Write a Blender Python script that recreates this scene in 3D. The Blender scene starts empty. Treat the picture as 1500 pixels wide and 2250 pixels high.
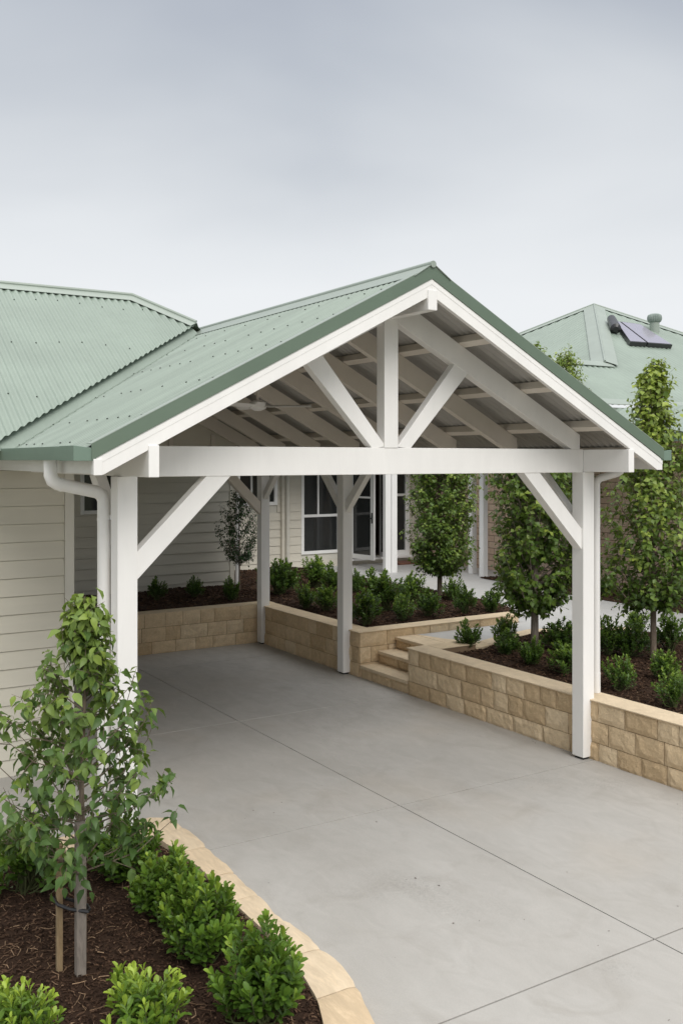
import bpy, math, random
import numpy as np
from mathutils import Vector, Matrix
from mathutils.geometry import delaunay_2d_cdt
random.seed(7); rng = np.random.default_rng(7)
SC = bpy.context.scene; COL = SC.collection
R = math.radians

# ------------------------------------------------------------------ helpers
class MB:
    def __init__(s): s.v=[]; s.f=[]; s.t=[]
    def add(s, vs, fs, t=0.5):
        b=len(s.v); s.v+= [tuple(x) for x in vs]; s.f+=[tuple(b+i for i in q) for q in fs]; s.t+=[t]*len(vs)
    def box(s, x0,x1,y0,y1,z0,z1,t=0.5):
        s.add([(x,y,z) for x in (x0,x1) for y in (y0,y1) for z in (z0,z1)],
              [(0,1,3,2),(4,6,7,5),(0,4,5,1),(2,3,7,6),(0,2,6,4),(1,5,7,3)],t)
    def beam(s,a,b,w,h,up=(0,0,1),t=0.5):
        a=Vector(a);b=Vector(b);d=(b-a).normalized();u=Vector(up);sd=d.cross(u).normalized();u=sd.cross(d)
        vs=[p+sd*w/2*i+u*h/2*j for p in (a,b) for i in (-1,1) for j in (-1,1)]
        s.add(vs,[(0,1,3,2),(4,6,7,5),(0,4,5,1),(2,3,7,6),(0,2,6,4),(1,5,7,3)],t)
    def prism(s, poly, axis, a0, a1, t=0.5):
        # poly: 2D points; axis 'y': (x,z); 'x': (y,z); 'z': (x,y)
        def P(p,a): return {'y':(p[0],a,p[1]),'x':(a,p[0],p[1]),'z':(p[0],p[1],a)}[axis]
        n=len(poly); vs=[P(p,a0) for p in poly]+[P(p,a1) for p in poly]
        fs=[tuple(range(n)),tuple(range(2*n-1,n-1,-1))]+[(i,i+n,(i+1)%n+n,(i+1)%n) for i in range(n)]
        s.add(vs,fs,t)
    def tube(s, pts, r, n=12, caps=True, t=0.5):
        pts=[Vector(p) for p in pts]; rs=r if isinstance(r,(list,tuple)) else [r]*len(pts)
        vs=[]; ref=None
        for i,p in enumerate(pts):
            if i==0: d=pts[1]-p
            elif i==len(pts)-1: d=p-pts[i-1]
            else: d=(pts[i+1]-p).normalized()+(p-pts[i-1]).normalized()
            d.normalize()
            if ref is None:
                ref=d.orthogonal().normalized()
            ref=(ref-d*ref.dot(d)).normalized(); q=d.cross(ref)
            k=1.0
            if 0<i<len(pts)-1:
                c=(p-pts[i-1]).normalized().dot(d); k=1/max(c,.6)
            for j in range(n):
                a=2*math.pi*j/n; vs.append(p+(ref*math.cos(a)+q*math.sin(a))*rs[i]*(1 if k<1.02 else k**.5))
        fs=[(i*n+j,i*n+(j+1)%n,(i+1)*n+(j+1)%n,(i+1)*n+j) for i in range(len(pts)-1) for j in range(n)]
        if caps: fs+=[tuple(range(n-1,-1,-1)),tuple(range((len(pts)-1)*n,len(pts)*n))]
        s.add(vs,fs,t)
    def build(s,name,mat,parent=None,bevel=0,smooth=False,fix=True):
        me=bpy.data.meshes.new(name); me.from_pydata(s.v,[],s.f)
        if fix and len(s.f)<60000:
            import bmesh
            bm=bmesh.new(); bm.from_mesh(me); bmesh.ops.recalc_face_normals(bm,faces=bm.faces); bm.to_mesh(me); bm.free()
        at=me.attributes.new('tint','FLOAT','POINT'); at.data.foreach_set('value',s.t)
        me.materials.append(mat)
        if smooth:
            me.shade_smooth()
            if smooth!='all': me.set_sharp_from_angle(angle=R(35))
        o=bpy.data.objects.new(name,me); COL.objects.link(o)
        if parent is not None: o.parent=parent
        if bevel:
            m=o.modifiers.new('b','BEVEL'); m.width=bevel; m.segments=2; m.limit_method='ANGLE'; m.angle_limit=R(40)
        return o
def raw(name,V,F,T,mat,parent=None,smooth=False):
    me=bpy.data.meshes.new(name)
    V=np.asarray(V,dtype=np.float32)
    me.from_pydata(V.tolist(),[],F)
    at=me.attributes.new('tint','FLOAT','POINT'); at.data.foreach_set('value',np.asarray(T,dtype=np.float32))
    me.materials.append(mat)
    if smooth: me.shade_smooth()
    o=bpy.data.objects.new(name,me); COL.objects.link(o)
    if parent is not None: o.parent=parent
    return o
def tag(o,label=None,cat=None,group=None,kind=None):
    if label: o['label']=label
    if cat: o['category']=cat
    if group: o['group']=group
    if kind: o['kind']=kind
    return o
def empty(name,loc,label,cat,group=None,rz=0):
    o=bpy.data.objects.new(name,None); COL.objects.link(o); o.location=loc; o.rotation_euler=(0,0,rz); o.empty_display_size=.1
    return tag(o,label,cat,group)
def rebase(root):
    # children were built in world coordinates: keep them there
    inv=Matrix.LocRotScale(root.location,root.rotation_euler,root.scale).inverted()
    for c in [o for o in COL.objects if o.parent is root]: c.matrix_parent_inverse=inv

# ------------------------------------------------------------------ materials
def newmat(name):
    m=bpy.data.materials.new(name); m.use_nodes=True; nt=m.node_tree; nt.nodes.clear()
    out=nt.nodes.new('ShaderNodeOutputMaterial'); b=nt.nodes.new('ShaderNodeBsdfPrincipled')
    nt.links.new(b.outputs[0],out.inputs[0]); return m,nt,b,out
def nd(nt,t,**k):
    n=nt.nodes.new(t)
    for a,v in k.items(): setattr(n,a,v)
    return n
def coords(nt,scale=(1,1,1),kind='Object'):
    tc=nd(nt,'ShaderNodeTexCoord'); mp=nd(nt,'ShaderNodeMapping'); mp.inputs['Scale'].default_value=scale
    nt.links.new(tc.outputs[kind],mp.inputs[0]); return mp.outputs[0]
def noise(nt,vec,sc,det=4,rough=.55,dist=0):
    n=nd(nt,'ShaderNodeTexNoise'); n.inputs['Scale'].default_value=sc; n.inputs['Detail'].default_value=det
    n.inputs['Roughness'].default_value=rough; n.inputs['Distortion'].default_value=dist
    nt.links.new(vec,n.inputs['Vector']); return n.outputs['Fac']
def ramp(nt,fac,stops):
    r=nd(nt,'ShaderNodeValToRGB'); e=r.color_ramp.elements
    while len(e)>1: e.remove(e[0])
    e[0].position=stops[0][0]; e[0].color=(*stops[0][1],1)
    for p,c in stops[1:]:
        x=e.new(p); x.color=(*c,1)
    nt.links.new(fac,r.inputs[0]); return r.outputs[0]
def mixc(nt,fac,a,b,mode='MIX'):
    m=nd(nt,'ShaderNodeMix',data_type='RGBA',blend_type=mode)
    for s,v in ((0,fac),(6,a),(7,b)):
        if hasattr(v,'is_linked') or isinstance(v,bpy.types.NodeSocket): nt.links.new(v,m.inputs[s])
        else: m.inputs[s].default_value=v if s==0 else (*v,1)
    return m.outputs[2]
def bump(nt,b,h,strength=.3,dist=.01):
    n=nd(nt,'ShaderNodeBump'); n.inputs['Strength'].default_value=strength; n.inputs['Distance'].default_value=dist
    nt.links.new(h,n.inputs['Height']); nt.links.new(n.outputs[0],b.inputs['Normal'])
def attr(nt,name='tint'):
    a=nd(nt,'ShaderNodeAttribute'); a.attribute_name=name; return a.outputs['Fac']
def painted(name,c,rough=.45,var=.06,grain=(1,1,1),bs=.06,spec=.5):
    m,nt,b,_=newmat(name); v=coords(nt,grain)
    n1=noise(nt,v,1.3,5,.6); n2=noise(nt,v,22,3)
    lo=tuple(x*(1-var*1.6) for x in c); hi=tuple(min(1,x*(1+var)) for x in c)
    col=ramp(nt,n1,[(.3,lo),(.7,hi)])
    n3=noise(nt,v,6.5,6,.7,.6); col=mixc(nt,ramp(nt,n3,[(.5,(0,)*3),(.78,(min(.9,var*5),)*3)]),col,tuple(x*.84 for x in c))
    nt.links.new(col,b.inputs['Base Color']); b.inputs['Roughness'].default_value=rough
    b.inputs['Specular IOR Level'].default_value=spec
    bump(nt,b,n2,bs,.004); return m
WHITE=painted('white_paint',(.83,.815,.79),.5,.035,(2.5,2.5,.5),.12)
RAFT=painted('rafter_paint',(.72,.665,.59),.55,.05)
BOARD=painted('weatherboard_rear_lightened',(.64,.605,.52),.6,.04,(.6,1,6))  # same paint as the near wall, colour lightened to offset the dim rear light
BOARDN=painted('weatherboard_near_paint',(.60,.57,.48),.6,.03,(.6,1,6))
TRIM=painted('trim_paint',(.62,.60,.53),.5,.03)
SHEET=painted('roof_sheet_green',(.242,.298,.248),.42,.07,(1,1,1),.03)
SHEET2=painted('carport_sheet_green',(.248,.302,.252),.42,.10,(.5,3.2,.5),.03)
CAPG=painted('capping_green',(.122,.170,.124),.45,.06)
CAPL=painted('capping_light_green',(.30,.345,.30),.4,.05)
GUT=painted('gutter_green',(.16,.228,.18),.4,.05)
ZINC=painted('zinc_underside',(.40,.385,.36),.5,.1)
WINF=painted('window_frame_white',(.87,.87,.86),.4,.02)
BLACKM=painted('black_metal',(.02,.02,.022),.35,.1)
BLUEG=painted('dark_frame',(.07,.075,.09),.4,.1)
DARKIN=painted('dark_interior',(.05,.042,.035),.8,.3)
def m_glass():
    m,nt,b,_=newmat('window_glass'); b.inputs['Base Color'].default_value=(.030,.032,.032,1); b.inputs['Roughness'].default_value=.03
    b.inputs['IOR'].default_value=1.52
    v=coords(nt); bump(nt,b,noise(nt,v,1.2,1),.05,.02); return m
GLASS=m_glass()
def m_concrete(name,a,bq,stain=1.0,seed=0):
    m,nt,b,_=newmat(name); v=coords(nt); mp=nd(nt,'ShaderNodeMapping'); mp.inputs['Scale'].default_value=(1.5,.7,1); mp.inputs['Rotation'].default_value=(0,0,R(62)); mp.inputs['Location'].default_value=(seed,seed,0)
    nt.links.new(v,mp.inputs[0]); vs=mp.outputs[0]
    big=noise(nt,vs,.55,6,.6,.6); col=ramp(nt,big,[(.28,a),(.72,bq)])
    stre=noise(nt,vs,4.5,6,.65,.8); col=mixc(nt,ramp(nt,stre,[(.35,(.0,)*3),(.75,(.38*stain,)*3)]),col,tuple(x*.8 for x in a))
    blot=noise(nt,v,1.9,5,.6,1.2); col=mixc(nt,ramp(nt,blot,[(.52,(0,)*3),(.74,(.30*stain,)*3)]),col,(a[0]*.66,a[1]*.62,a[2]*.58))
    warm=noise(nt,v,.7,3,.5); col=mixc(nt,ramp(nt,warm,[(.55,(0,)*3),(.75,(.35,)*3)]),col,(a[0]*1.1,a[1]*1.0,a[2]*.88))
    # faint scuffs inside a few broad spots
    spot=noise(nt,v,.9,2,.4); sp=ramp(nt,spot,[(.62,(0,)*3),(.72,(.8,)*3)])
    fine=noise(nt,v,60,4,.7,1.5); fs=ramp(nt,fine,[(.50,(0,)*3),(.56,(.55*stain,)*3)])
    mm=mixc(nt,1.0,sp,fs,'MULTIPLY'); col=mixc(nt,mm,col,tuple(x*.6 for x in a))
    vo=nd(nt,'ShaderNodeTexVoronoi'); vo.inputs['Scale'].default_value=3.1; nt.links.new(v,vo.inputs['Vector'])
    pit=ramp(nt,vo.outputs['Distance'],[(.012,(.7,)*3),(.022,(0,)*3)]); col=mixc(nt,pit,col,tuple(x*.35 for x in a))
    grain=noise(nt,v,180,3,.7); col=mixc(nt,.10,col,ramp(nt,grain,[(.3,(0,)*3),(.7,(1,)*3)]),'OVERLAY')
    nt.links.new(col,b.inputs['Base Color'])
    nt.links.new(ramp(nt,stre,[(.3,(.5,)*3),(.7,(.72,)*3)]),b.inputs['Roughness'])
    b.inputs['Specular IOR Level'].default_value=.35
    bump(nt,b,noise(nt,v,90,4,.7),.18,.003); return m
CONC=m_concrete('driveway_concrete',(.40,.382,.352),(.48,.464,.436))
PATHC=m_concrete('path_concrete',(.44,.44,.43),(.54,.54,.53),.5,3)
def m_stone(name,c1,c2,c3,bs=.6,streak=(1,1,1),fs=28):
    m,nt,b,_=newmat(name); v=coords(nt,streak); t=attr(nt)
    base=ramp(nt,t,[(0,c1),(.5,c2),(1,c3)])
    n=noise(nt,v,7,6,.65,.4); col=mixc(nt,ramp(nt,n,[(.35,(0,)*3),(.72,(.6,)*3)]),base,tuple(x*.68 for x in c2))
    n2=noise(nt,v,fs,5,.7); col=mixc(nt,ramp(nt,n2,[(.5,(0,)*3),(.75,(.45,)*3)]),col,tuple(min(1,x*1.35) for x in c2))
    nt.links.new(col,b.inputs['Base Color']); b.inputs['Roughness'].default_value=.9; b.inputs['Specular IOR Level'].default_value=.2
    bump(nt,b,noise(nt,v,fs*1.2,6,.7),bs,.012); return m
STONE=m_stone('sandstone_block',(.53,.385,.225),(.71,.545,.345),(.82,.675,.47),1.2,(1,1,1),34)
STCAP=m_stone('sandstone_cap',(.62,.49,.33),(.68,.55,.38),(.73,.60,.43),.3,(1,1,1),60)
KERB=m_stone('sandstone_kerb',(.60,.46,.30),(.67,.53,.365),(.72,.60,.44),.3,(3,.7,1),10)
def m_brick():
    m,nt,b,_=newmat('brick_wall'); tc=nd(nt,'ShaderNodeTexCoord'); sx=nd(nt,'ShaderNodeSeparateXYZ'); cx=nd(nt,'ShaderNodeCombineXYZ')
    nt.links.new(tc.outputs['Object'],sx.inputs[0]); nt.links.new(sx.outputs['Y'],cx.inputs['X']); nt.links.new(sx.outputs['Z'],cx.inputs['Y'])
    br=nd(nt,'ShaderNodeTexBrick'); nt.links.new(cx.outputs[0],br.inputs['Vector'])
    br.inputs['Color1'].default_value=(.70,.52,.395,1); br.inputs['Color2'].default_value=(.80,.65,.50,1); br.inputs['Mortar'].default_value=(.25,.17,.12,1)
    br.inputs['Scale'].default_value=1; br.inputs['Brick Width'].default_value=.34; br.inputs['Row Height'].default_value=.13
    br.inputs['Mortar Size'].default_value=.008; br.inputs['Mortar Smooth'].default_value=.3; br.inputs['Bias'].default_value=-.2
    n=noise(nt,cx.outputs[0],14,5,.7); col=mixc(nt,ramp(nt,n,[(.4,(0,)*3),(.75,(.5,)*3)]),br.outputs['Color'],(.36,.24,.17))
    nt.links.new(col,b.inputs['Base Color']); b.inputs['Roughness'].default_value=.9
    mx=nd(nt,'ShaderNodeMath',operation='MULTIPLY_ADD'); mx.inputs[1].default_value=-1; nt.links.new(br.outputs['Fac'],mx.inputs[0]); nt.links.new(n,mx.inputs[2])
    bump(nt,b,mx.outputs[0],.6,.01); return m
BRICK=m_brick()
def m_mulch():
    m,nt,b,_=newmat('bark_mulch'); t=attr(nt); v=coords(nt)
    col=ramp(nt,t,[(0,(.026,.015,.010)),(.45,(.078,.045,.029)),(.8,(.145,.084,.053)),(.93,(.21,.13,.08)),(1,(.50,.34,.21))])
    n=noise(nt,v,120,4,.7); col=mixc(nt,ramp(nt,n,[(.4,(0,)*3),(.7,(.5,)*3)]),col,(.02,.012,.008))
    nt.links.new(col,b.inputs['Base Color']); b.inputs['Roughness'].default_value=.95; b.inputs['Specular IOR Level'].default_value=.15
    bump(nt,b,noise(nt,v,70,5,.7),.8,.02); return m
MULCH=m_mulch()
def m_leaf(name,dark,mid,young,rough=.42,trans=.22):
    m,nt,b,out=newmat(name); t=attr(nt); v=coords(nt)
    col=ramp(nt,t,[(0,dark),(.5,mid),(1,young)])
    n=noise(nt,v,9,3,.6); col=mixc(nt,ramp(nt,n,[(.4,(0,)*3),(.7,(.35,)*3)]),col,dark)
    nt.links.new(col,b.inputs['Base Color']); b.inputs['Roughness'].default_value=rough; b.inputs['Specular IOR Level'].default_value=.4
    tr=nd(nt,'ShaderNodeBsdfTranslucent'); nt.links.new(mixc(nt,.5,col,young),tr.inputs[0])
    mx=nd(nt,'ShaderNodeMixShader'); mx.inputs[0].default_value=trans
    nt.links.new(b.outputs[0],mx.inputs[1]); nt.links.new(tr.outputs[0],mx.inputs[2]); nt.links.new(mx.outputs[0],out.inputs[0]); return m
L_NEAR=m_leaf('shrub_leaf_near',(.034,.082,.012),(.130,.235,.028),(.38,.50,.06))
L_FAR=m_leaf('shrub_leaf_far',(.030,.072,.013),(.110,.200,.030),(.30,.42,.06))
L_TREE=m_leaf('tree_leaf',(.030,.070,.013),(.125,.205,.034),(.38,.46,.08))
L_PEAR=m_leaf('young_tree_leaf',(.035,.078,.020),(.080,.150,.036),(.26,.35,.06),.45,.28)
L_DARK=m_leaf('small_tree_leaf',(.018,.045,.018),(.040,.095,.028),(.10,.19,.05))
def m_bark(name,a,c):
    m,nt,b,_=newmat(name); v=coords(nt,(6,6,1)); n=noise(nt,v,9,6,.7,.5)
    nt.links.new(ramp(nt,n,[(.3,a),(.7,c)]),b.inputs['Base Color']); b.inputs['Roughness'].default_value=.9
    bump(nt,b,n,.7,.01); return m
BARK=m_bark('bark',(.10,.075,.055),(.24,.19,.14))
BARKW=m_bark('pale_bark',(.17,.14,.115),(.34,.29,.24))
STAKEM=m_bark('timber_stake',(.22,.15,.08),(.38,.28,.16))
STEM=m_bark('green_stem',(.05,.06,.02),(.11,.13,.045))
def m_solar():
    m,nt,b,_=newmat('solar_glass_sky_tint'); b.inputs['Base Color'].default_value=(.37,.35,.415,1); b.inputs['Roughness'].default_value=.12  # base colour lightened to lilac-grey to carry the sky's reflection
    b.inputs['Metallic'].default_value=.1; b.inputs['Coat Weight'].default_value=.3
    v=coords(nt,(8,1,1)); bump(nt,b,noise(nt,v,3,2),.05,.01); return m
SOLAR=m_solar()
SOIL=painted('soil',(.06,.04,.028),.95,.3)
GROUNDM=painted('dry_ground',(.12,.13,.07),.95,.3)

# ------------------------------------------------------------------ camera, world, sun
EYE=2.75
cam=bpy.data.objects.new('camera',bpy.data.cameras.new('camera')); COL.objects.link(cam); SC.camera=cam
cam.location=(0,0,EYE); cam.rotation_euler=(R(90),0,R(-32.08))
cam.data.sensor_fit='HORIZONTAL'; cam.data.sensor_width=36; cam.data.lens=2111/1500*36
cam.data.shift_y=-(1125-1009)/1500; cam.data.clip_end=3000
w=bpy.data.worlds.new('World'); SC.world=w; w.use_nodes=True; nt=w.node_tree; nt.nodes.clear()
out=nt.nodes.new('ShaderNodeOutputWorld')
SUN_EL=42; SUN_AZ=R(212)   # compass-like angle of the sun: behind the camera
sky=nd(nt,'ShaderNodeTexSky',sky_type='NISHITA'); sky.sun_disc=False; sky.sun_elevation=R(SUN_EL); sky.sun_rotation=SUN_AZ
bg1=nd(nt,'ShaderNodeBackground'); bg1.inputs[1].default_value=.05; nt.links.new(sky.outputs[0],bg1.inputs[0])
tc=nd(nt,'ShaderNodeTexCoord'); sx=nd(nt,'ShaderNodeSeparateXYZ'); nt.links.new(tc.outputs['Generated'],sx.inputs[0])
mp=nd(nt,'ShaderNodeMapping'); mp.inputs['Scale'].default_value=(1.2,1.2,3.2); mp.inputs['Rotation'].default_value=(R(7),R(-5),0); mp.inputs['Location'].default_value=(.35,.1,.2); nt.links.new(tc.outputs['Generated'],mp.inputs[0])
cn=noise(nt,mp.outputs[0],1.5,4,.42,.5)
ad=nd(nt,'ShaderNodeMath',operation='MULTIPLY_ADD'); nt.links.new(cn,ad.inputs[0]); ad.inputs[1].default_value=.34; 
nt.links.new(sx.outputs['Z'],ad.inputs[2])
ad2=nd(nt,'ShaderNodeMath',operation='SUBTRACT'); nt.links.new(ad.outputs[0],ad2.inputs[0]); ad2.inputs[1].default_value=.175
cc=ramp(nt,ad2.outputs[0],[(0,(.70,.715,.725)),(.12,(.69,.705,.72)),(.20,(.635,.655,.675)),(.30,(.53,.555,.585)),(.38,(.42,.45,.495)),(.45,(.33,.36,.42)),(.55,(.50,.52,.555)),(.8,(.85,.85,.85))])
bg2=nd(nt,'ShaderNodeBackground'); bg2.inputs[1].default_value=1.0; nt.links.new(cc,bg2.inputs[0])
# the cloud deck brightens towards the zenith, above the picture
el=nd(nt,'ShaderNodeMapRange'); nt.links.new(sx.outputs['Z'],el.inputs[0]); el.inputs[1].default_value=.46; el.inputs[2].default_value=.85; el.inputs[3].default_value=1.0; el.inputs[4].default_value=1.75
nt.links.new(el.outputs[0],bg2.inputs[1])
mx=nd(nt,'ShaderNodeMixShader'); mx.inputs[0].default_value=.93
nt.links.new(bg1.outputs[0],mx.inputs[1]); nt.links.new(bg2.outputs[0],mx.inputs[2]); nt.links.new(mx.outputs[0],out.inputs[0])
sd=bpy.data.lights.new('sun','SUN'); sd.energy=1.5; sd.angle=R(35); sd.color=(1,.965,.915)
so=bpy.data.objects.new('sun',sd); COL.objects.link(so)
azv=Vector((-.12,-.99,0)).normalized()   # horizontal direction towards the sun
dv=Vector((azv.x*math.cos(R(SUN_EL)),azv.y*math.cos(R(SUN_EL)),math.sin(R(SUN_EL))))
so.rotation_euler=dv.to_track_quat('Z','Y').to_euler()
sky.sun_rotation=math.atan2(azv.x,azv.y)
SC.view_settings.view_transform='Standard'; SC.view_settings.look='None'; SC.view_settings.exposure=0.38; SC.view_settings.gamma=1
SC.render.engine='CYCLES'; SC.cycles.max_bounces=8; SC.cycles.diffuse_bounces=5

# ------------------------------------------------------------------ ground
g=MB(); g.add([(-400,-300,-.06),(600,-300,-.06),(600,900,-.06),(-400,900,-.06)],[(0,1,2,3)])
tag(g.build('ground',GROUNDM),kind='structure')
# driveway: slabs with real gaps for the joints
d=MB(); xs=[-3.2,.9,4.44,6.70]; ys=[-2.5,.9,3.71,6.22,9.11,11.95,13.0]
for i in range(len(xs)-1):
    for j in range(len(ys)-1):
        gx=.0045; gy=.006 if ys[j]<6 else .0065; gy1=.006 if ys[j+1]<6 else .0065
        gx0=gx; 
        d.box(xs[i]+gx0,xs[i+1]-gx0,ys[j]+gy,ys[j+1]-gy1,-.10,random.uniform(-.0008,.0008))
tag(d.build('driveway',CONC,bevel=.001),kind='structure')
d=MB(); d.add([(-3.2,-2.5,-.03),(6.8,-2.5,-.03),(6.8,13.1,-.03),(-3.2,13.1,-.03)],[(0,1,2,3)])
tag(d.build('driveway_base',painted('joint_filler',(.06,.052,.045),.9,.2)),kind='structure')
# raised terrace of path and porch
p=MB(); p.box(6.90,13.25,1.0,9.13,-.05,.452); p.box(7.40,13.25,9.134,10.13,-.05,.455); p.box(6.90,13.25,10.36,17.6,-.05,.455); p.box(9.32,13.25,10.134,10.356,-.05,.455)
tag(p.build('path',PATHC),kind='structure')
p=MB(); p.box(2.5,6.89,13.14,17.6,-.05,.45)
tag(p.build('garden_soil',SOIL),kind='structure')

# ------------------------------------------------------------------ sandstone walls
def split_face(mb,o,ux,L,Hh,nrm,depth=.035,t=.5):
    """one rock-faced block: o = lower corner on the wall plane, ux = run direction, nrm = outward"""
    nx=max(3,int(L/.045)); nz=4
    vs=[];ph=random.uniform(0,9); tilt=random.uniform(-.006,.006)
    for k in range(nz+1):
        for i in range(nx+1):
            a=i/nx; c=k/nz; edge=(i in (0,nx)) or (k in (0,nz))
            e=0
            x=a*L+(.0035 if i==0 else -.0035 if i==nx else random.uniform(-.006,.006)); z=c*Hh+(.003 if k==0 else -.003 if k==nz else random.uniform(-.005,.005))
            if edge:
                out=.009+random.uniform(-.004,.003)
            else:
                out=.021+.004*math.sin(a*L*14+ph)*math.cos(c*5+ph)+random.uniform(-.0035,.0035)+tilt*(a-.5)
            vs.append(o+ux*x+Vector((0,0,z))+nrm*out)
    fs=[(k*(nx+1)+i,k*(nx+1)+i+1,(k+1)*(nx+1)+i+1,(k+1)*(nx+1)+i) for k in range(nz) for i in range(nx)]
    # rim back to the wall core
    b=len(vs); rim=[i for i in range(nx+1)]+[k*(nx+1)+nx for k in range(1,nz+1)]+[nz*(nx+1)+i for i in range(nx-1,-1,-1)]+[k*(nx+1) for k in range(nz-1,0,-1)]
    for q in rim: vs.append(vs[q]-nrm*.03)
    m=len(rim)
    for i in range(m): fs.append((rim[i],b+i,b+(i+1)%m,rim[(i+1)%m]))
    mb.add(vs,fs,t)
def wall(name,label,group,runs,courses,ztop,core,capboxes,z0=-.02):
    """runs: (start xy, end xy, outward normal)"""
    x=core[0][0]; y=core[0][2]
    root=empty(name,(x,y,0),label,'retaining wall',group)
    mb=MB()
    for (a,b_,n) in runs:
        a=Vector((*a,0)); b2=Vector((*b_,0)); L=(b2-a).length; ux=(b2-a).normalized(); nr=Vector((*n,0))
        z=z0
        for ci,h in enumerate(courses):
            s=0; 
            while s<L-1e-4:
                bl=random.choice([.22,.27,.31,.36,.42]);
                if s==0 and ci%2==1: bl=.17
                if L-s-bl<.14: bl=L-s
                if bl>.62: bl/=2
                split_face(mb,a+ux*s+Vector((0,0,z)),ux,bl,h,nr,t=random.uniform(.05,.95)); s+=bl
            z+=h
    mb.build('blocks',STONE,root,smooth=False)
    c=MB()
    for q in core: c.box(q[0],q[1],q[2],q[3],z0,ztop-.012,0)
    c.build('core',painted('joint_mortar',(.24,.165,.10),.95,.2),root)  # brown mortar core showing between the blocks
    c=MB()
    for q in capboxes: c.box(q[0],q[1],q[2],q[3],ztop-.014,ztop,random.uniform(.2,.9))
    c.build('capping',STCAP,root,bevel=.006)
    rebase(root); return root
G_W='sandstone garden walls round the carport'
CR=[.18,.195,.195]
wall('retaining_wall','long sandstone block wall holding the right-hand garden bed, running from the steps past the front right post',G_W,
     [((6.63,2.0),(6.63,9.10),(-1,0))],CR,.55,[(6.63,6.88,2.0,9.10),(6.885,7.44,8.86,9.10)],[(6.60,6.89,2.0,9.11),(6.893,7.44,8.85,9.11)])
wall('retaining_wall','sandstone block wall between the middle and rear right posts, turning in beside the steps',G_W,
     [((6.63,10.15),(6.63,12.90),(-1,0)),((6.63,10.15),(9.3,10.15),(0,-1))],[.19,.20,.20],.57,
     [(6.63,6.88,10.15,12.90),(6.885,9.3,10.15,10.37)],[(6.60,6.89,10.12,12.893),(6.893,9.31,10.12,10.38)])
wall('retaining_wall','shaded sandstone block wall across the back of the carport',G_W,
     [((2.62,12.90),(6.63,12.90),(0,-1))],[.19,.20,.20],.575,[(2.62,6.63,12.90,13.14)],[(2.62,6.89,12.90,13.15)])
st=empty('stone_steps',(6.6,9.1,0),'three sandstone steps cut into the garden wall, rising from the driveway to the path','steps')
zz=0
for k,(x0,x1,z1) in enumerate([(6.62,6.90,.155),(6.89,7.17,.31),(7.16,7.42,.462)]):
    mb=MB(); z0=[-.02,.155,.31][k]
    s=9.11
    while s<10.13:
        bl=min(random.choice([.3,.36,.42]),10.13-s)
        if 10.13-s-bl<.12: bl=10.13-s
        split_face(mb,Vector((x0+.03,s,z0)),Vector((0,1,0)),bl,z1-z0-.04,Vector((-1,0,0)),t=random.uniform(0,.7)); s+=bl
    mb.build('riser',STONE,st)
    mb=MB(); mb.box(x0+.035,x1+.1,9.112,10.128,z0-.01,z1-.042,.1); 
    mb.box(x0-.004,x1+(.02 if k<2 else .04),9.112,10.122,z1-.042,z1,.6)
    mb.build('tread',STCAP,st,bevel=.007)
mb=MB(); mb.prism([(7.47,9.112),(7.95,9.112),(7.62,9.7),(7.50,10.12),(7.47,10.12)],'z',.452,.460,.4)
mb.build('landing_slab',STCAP,st)
rebase(st)

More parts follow.
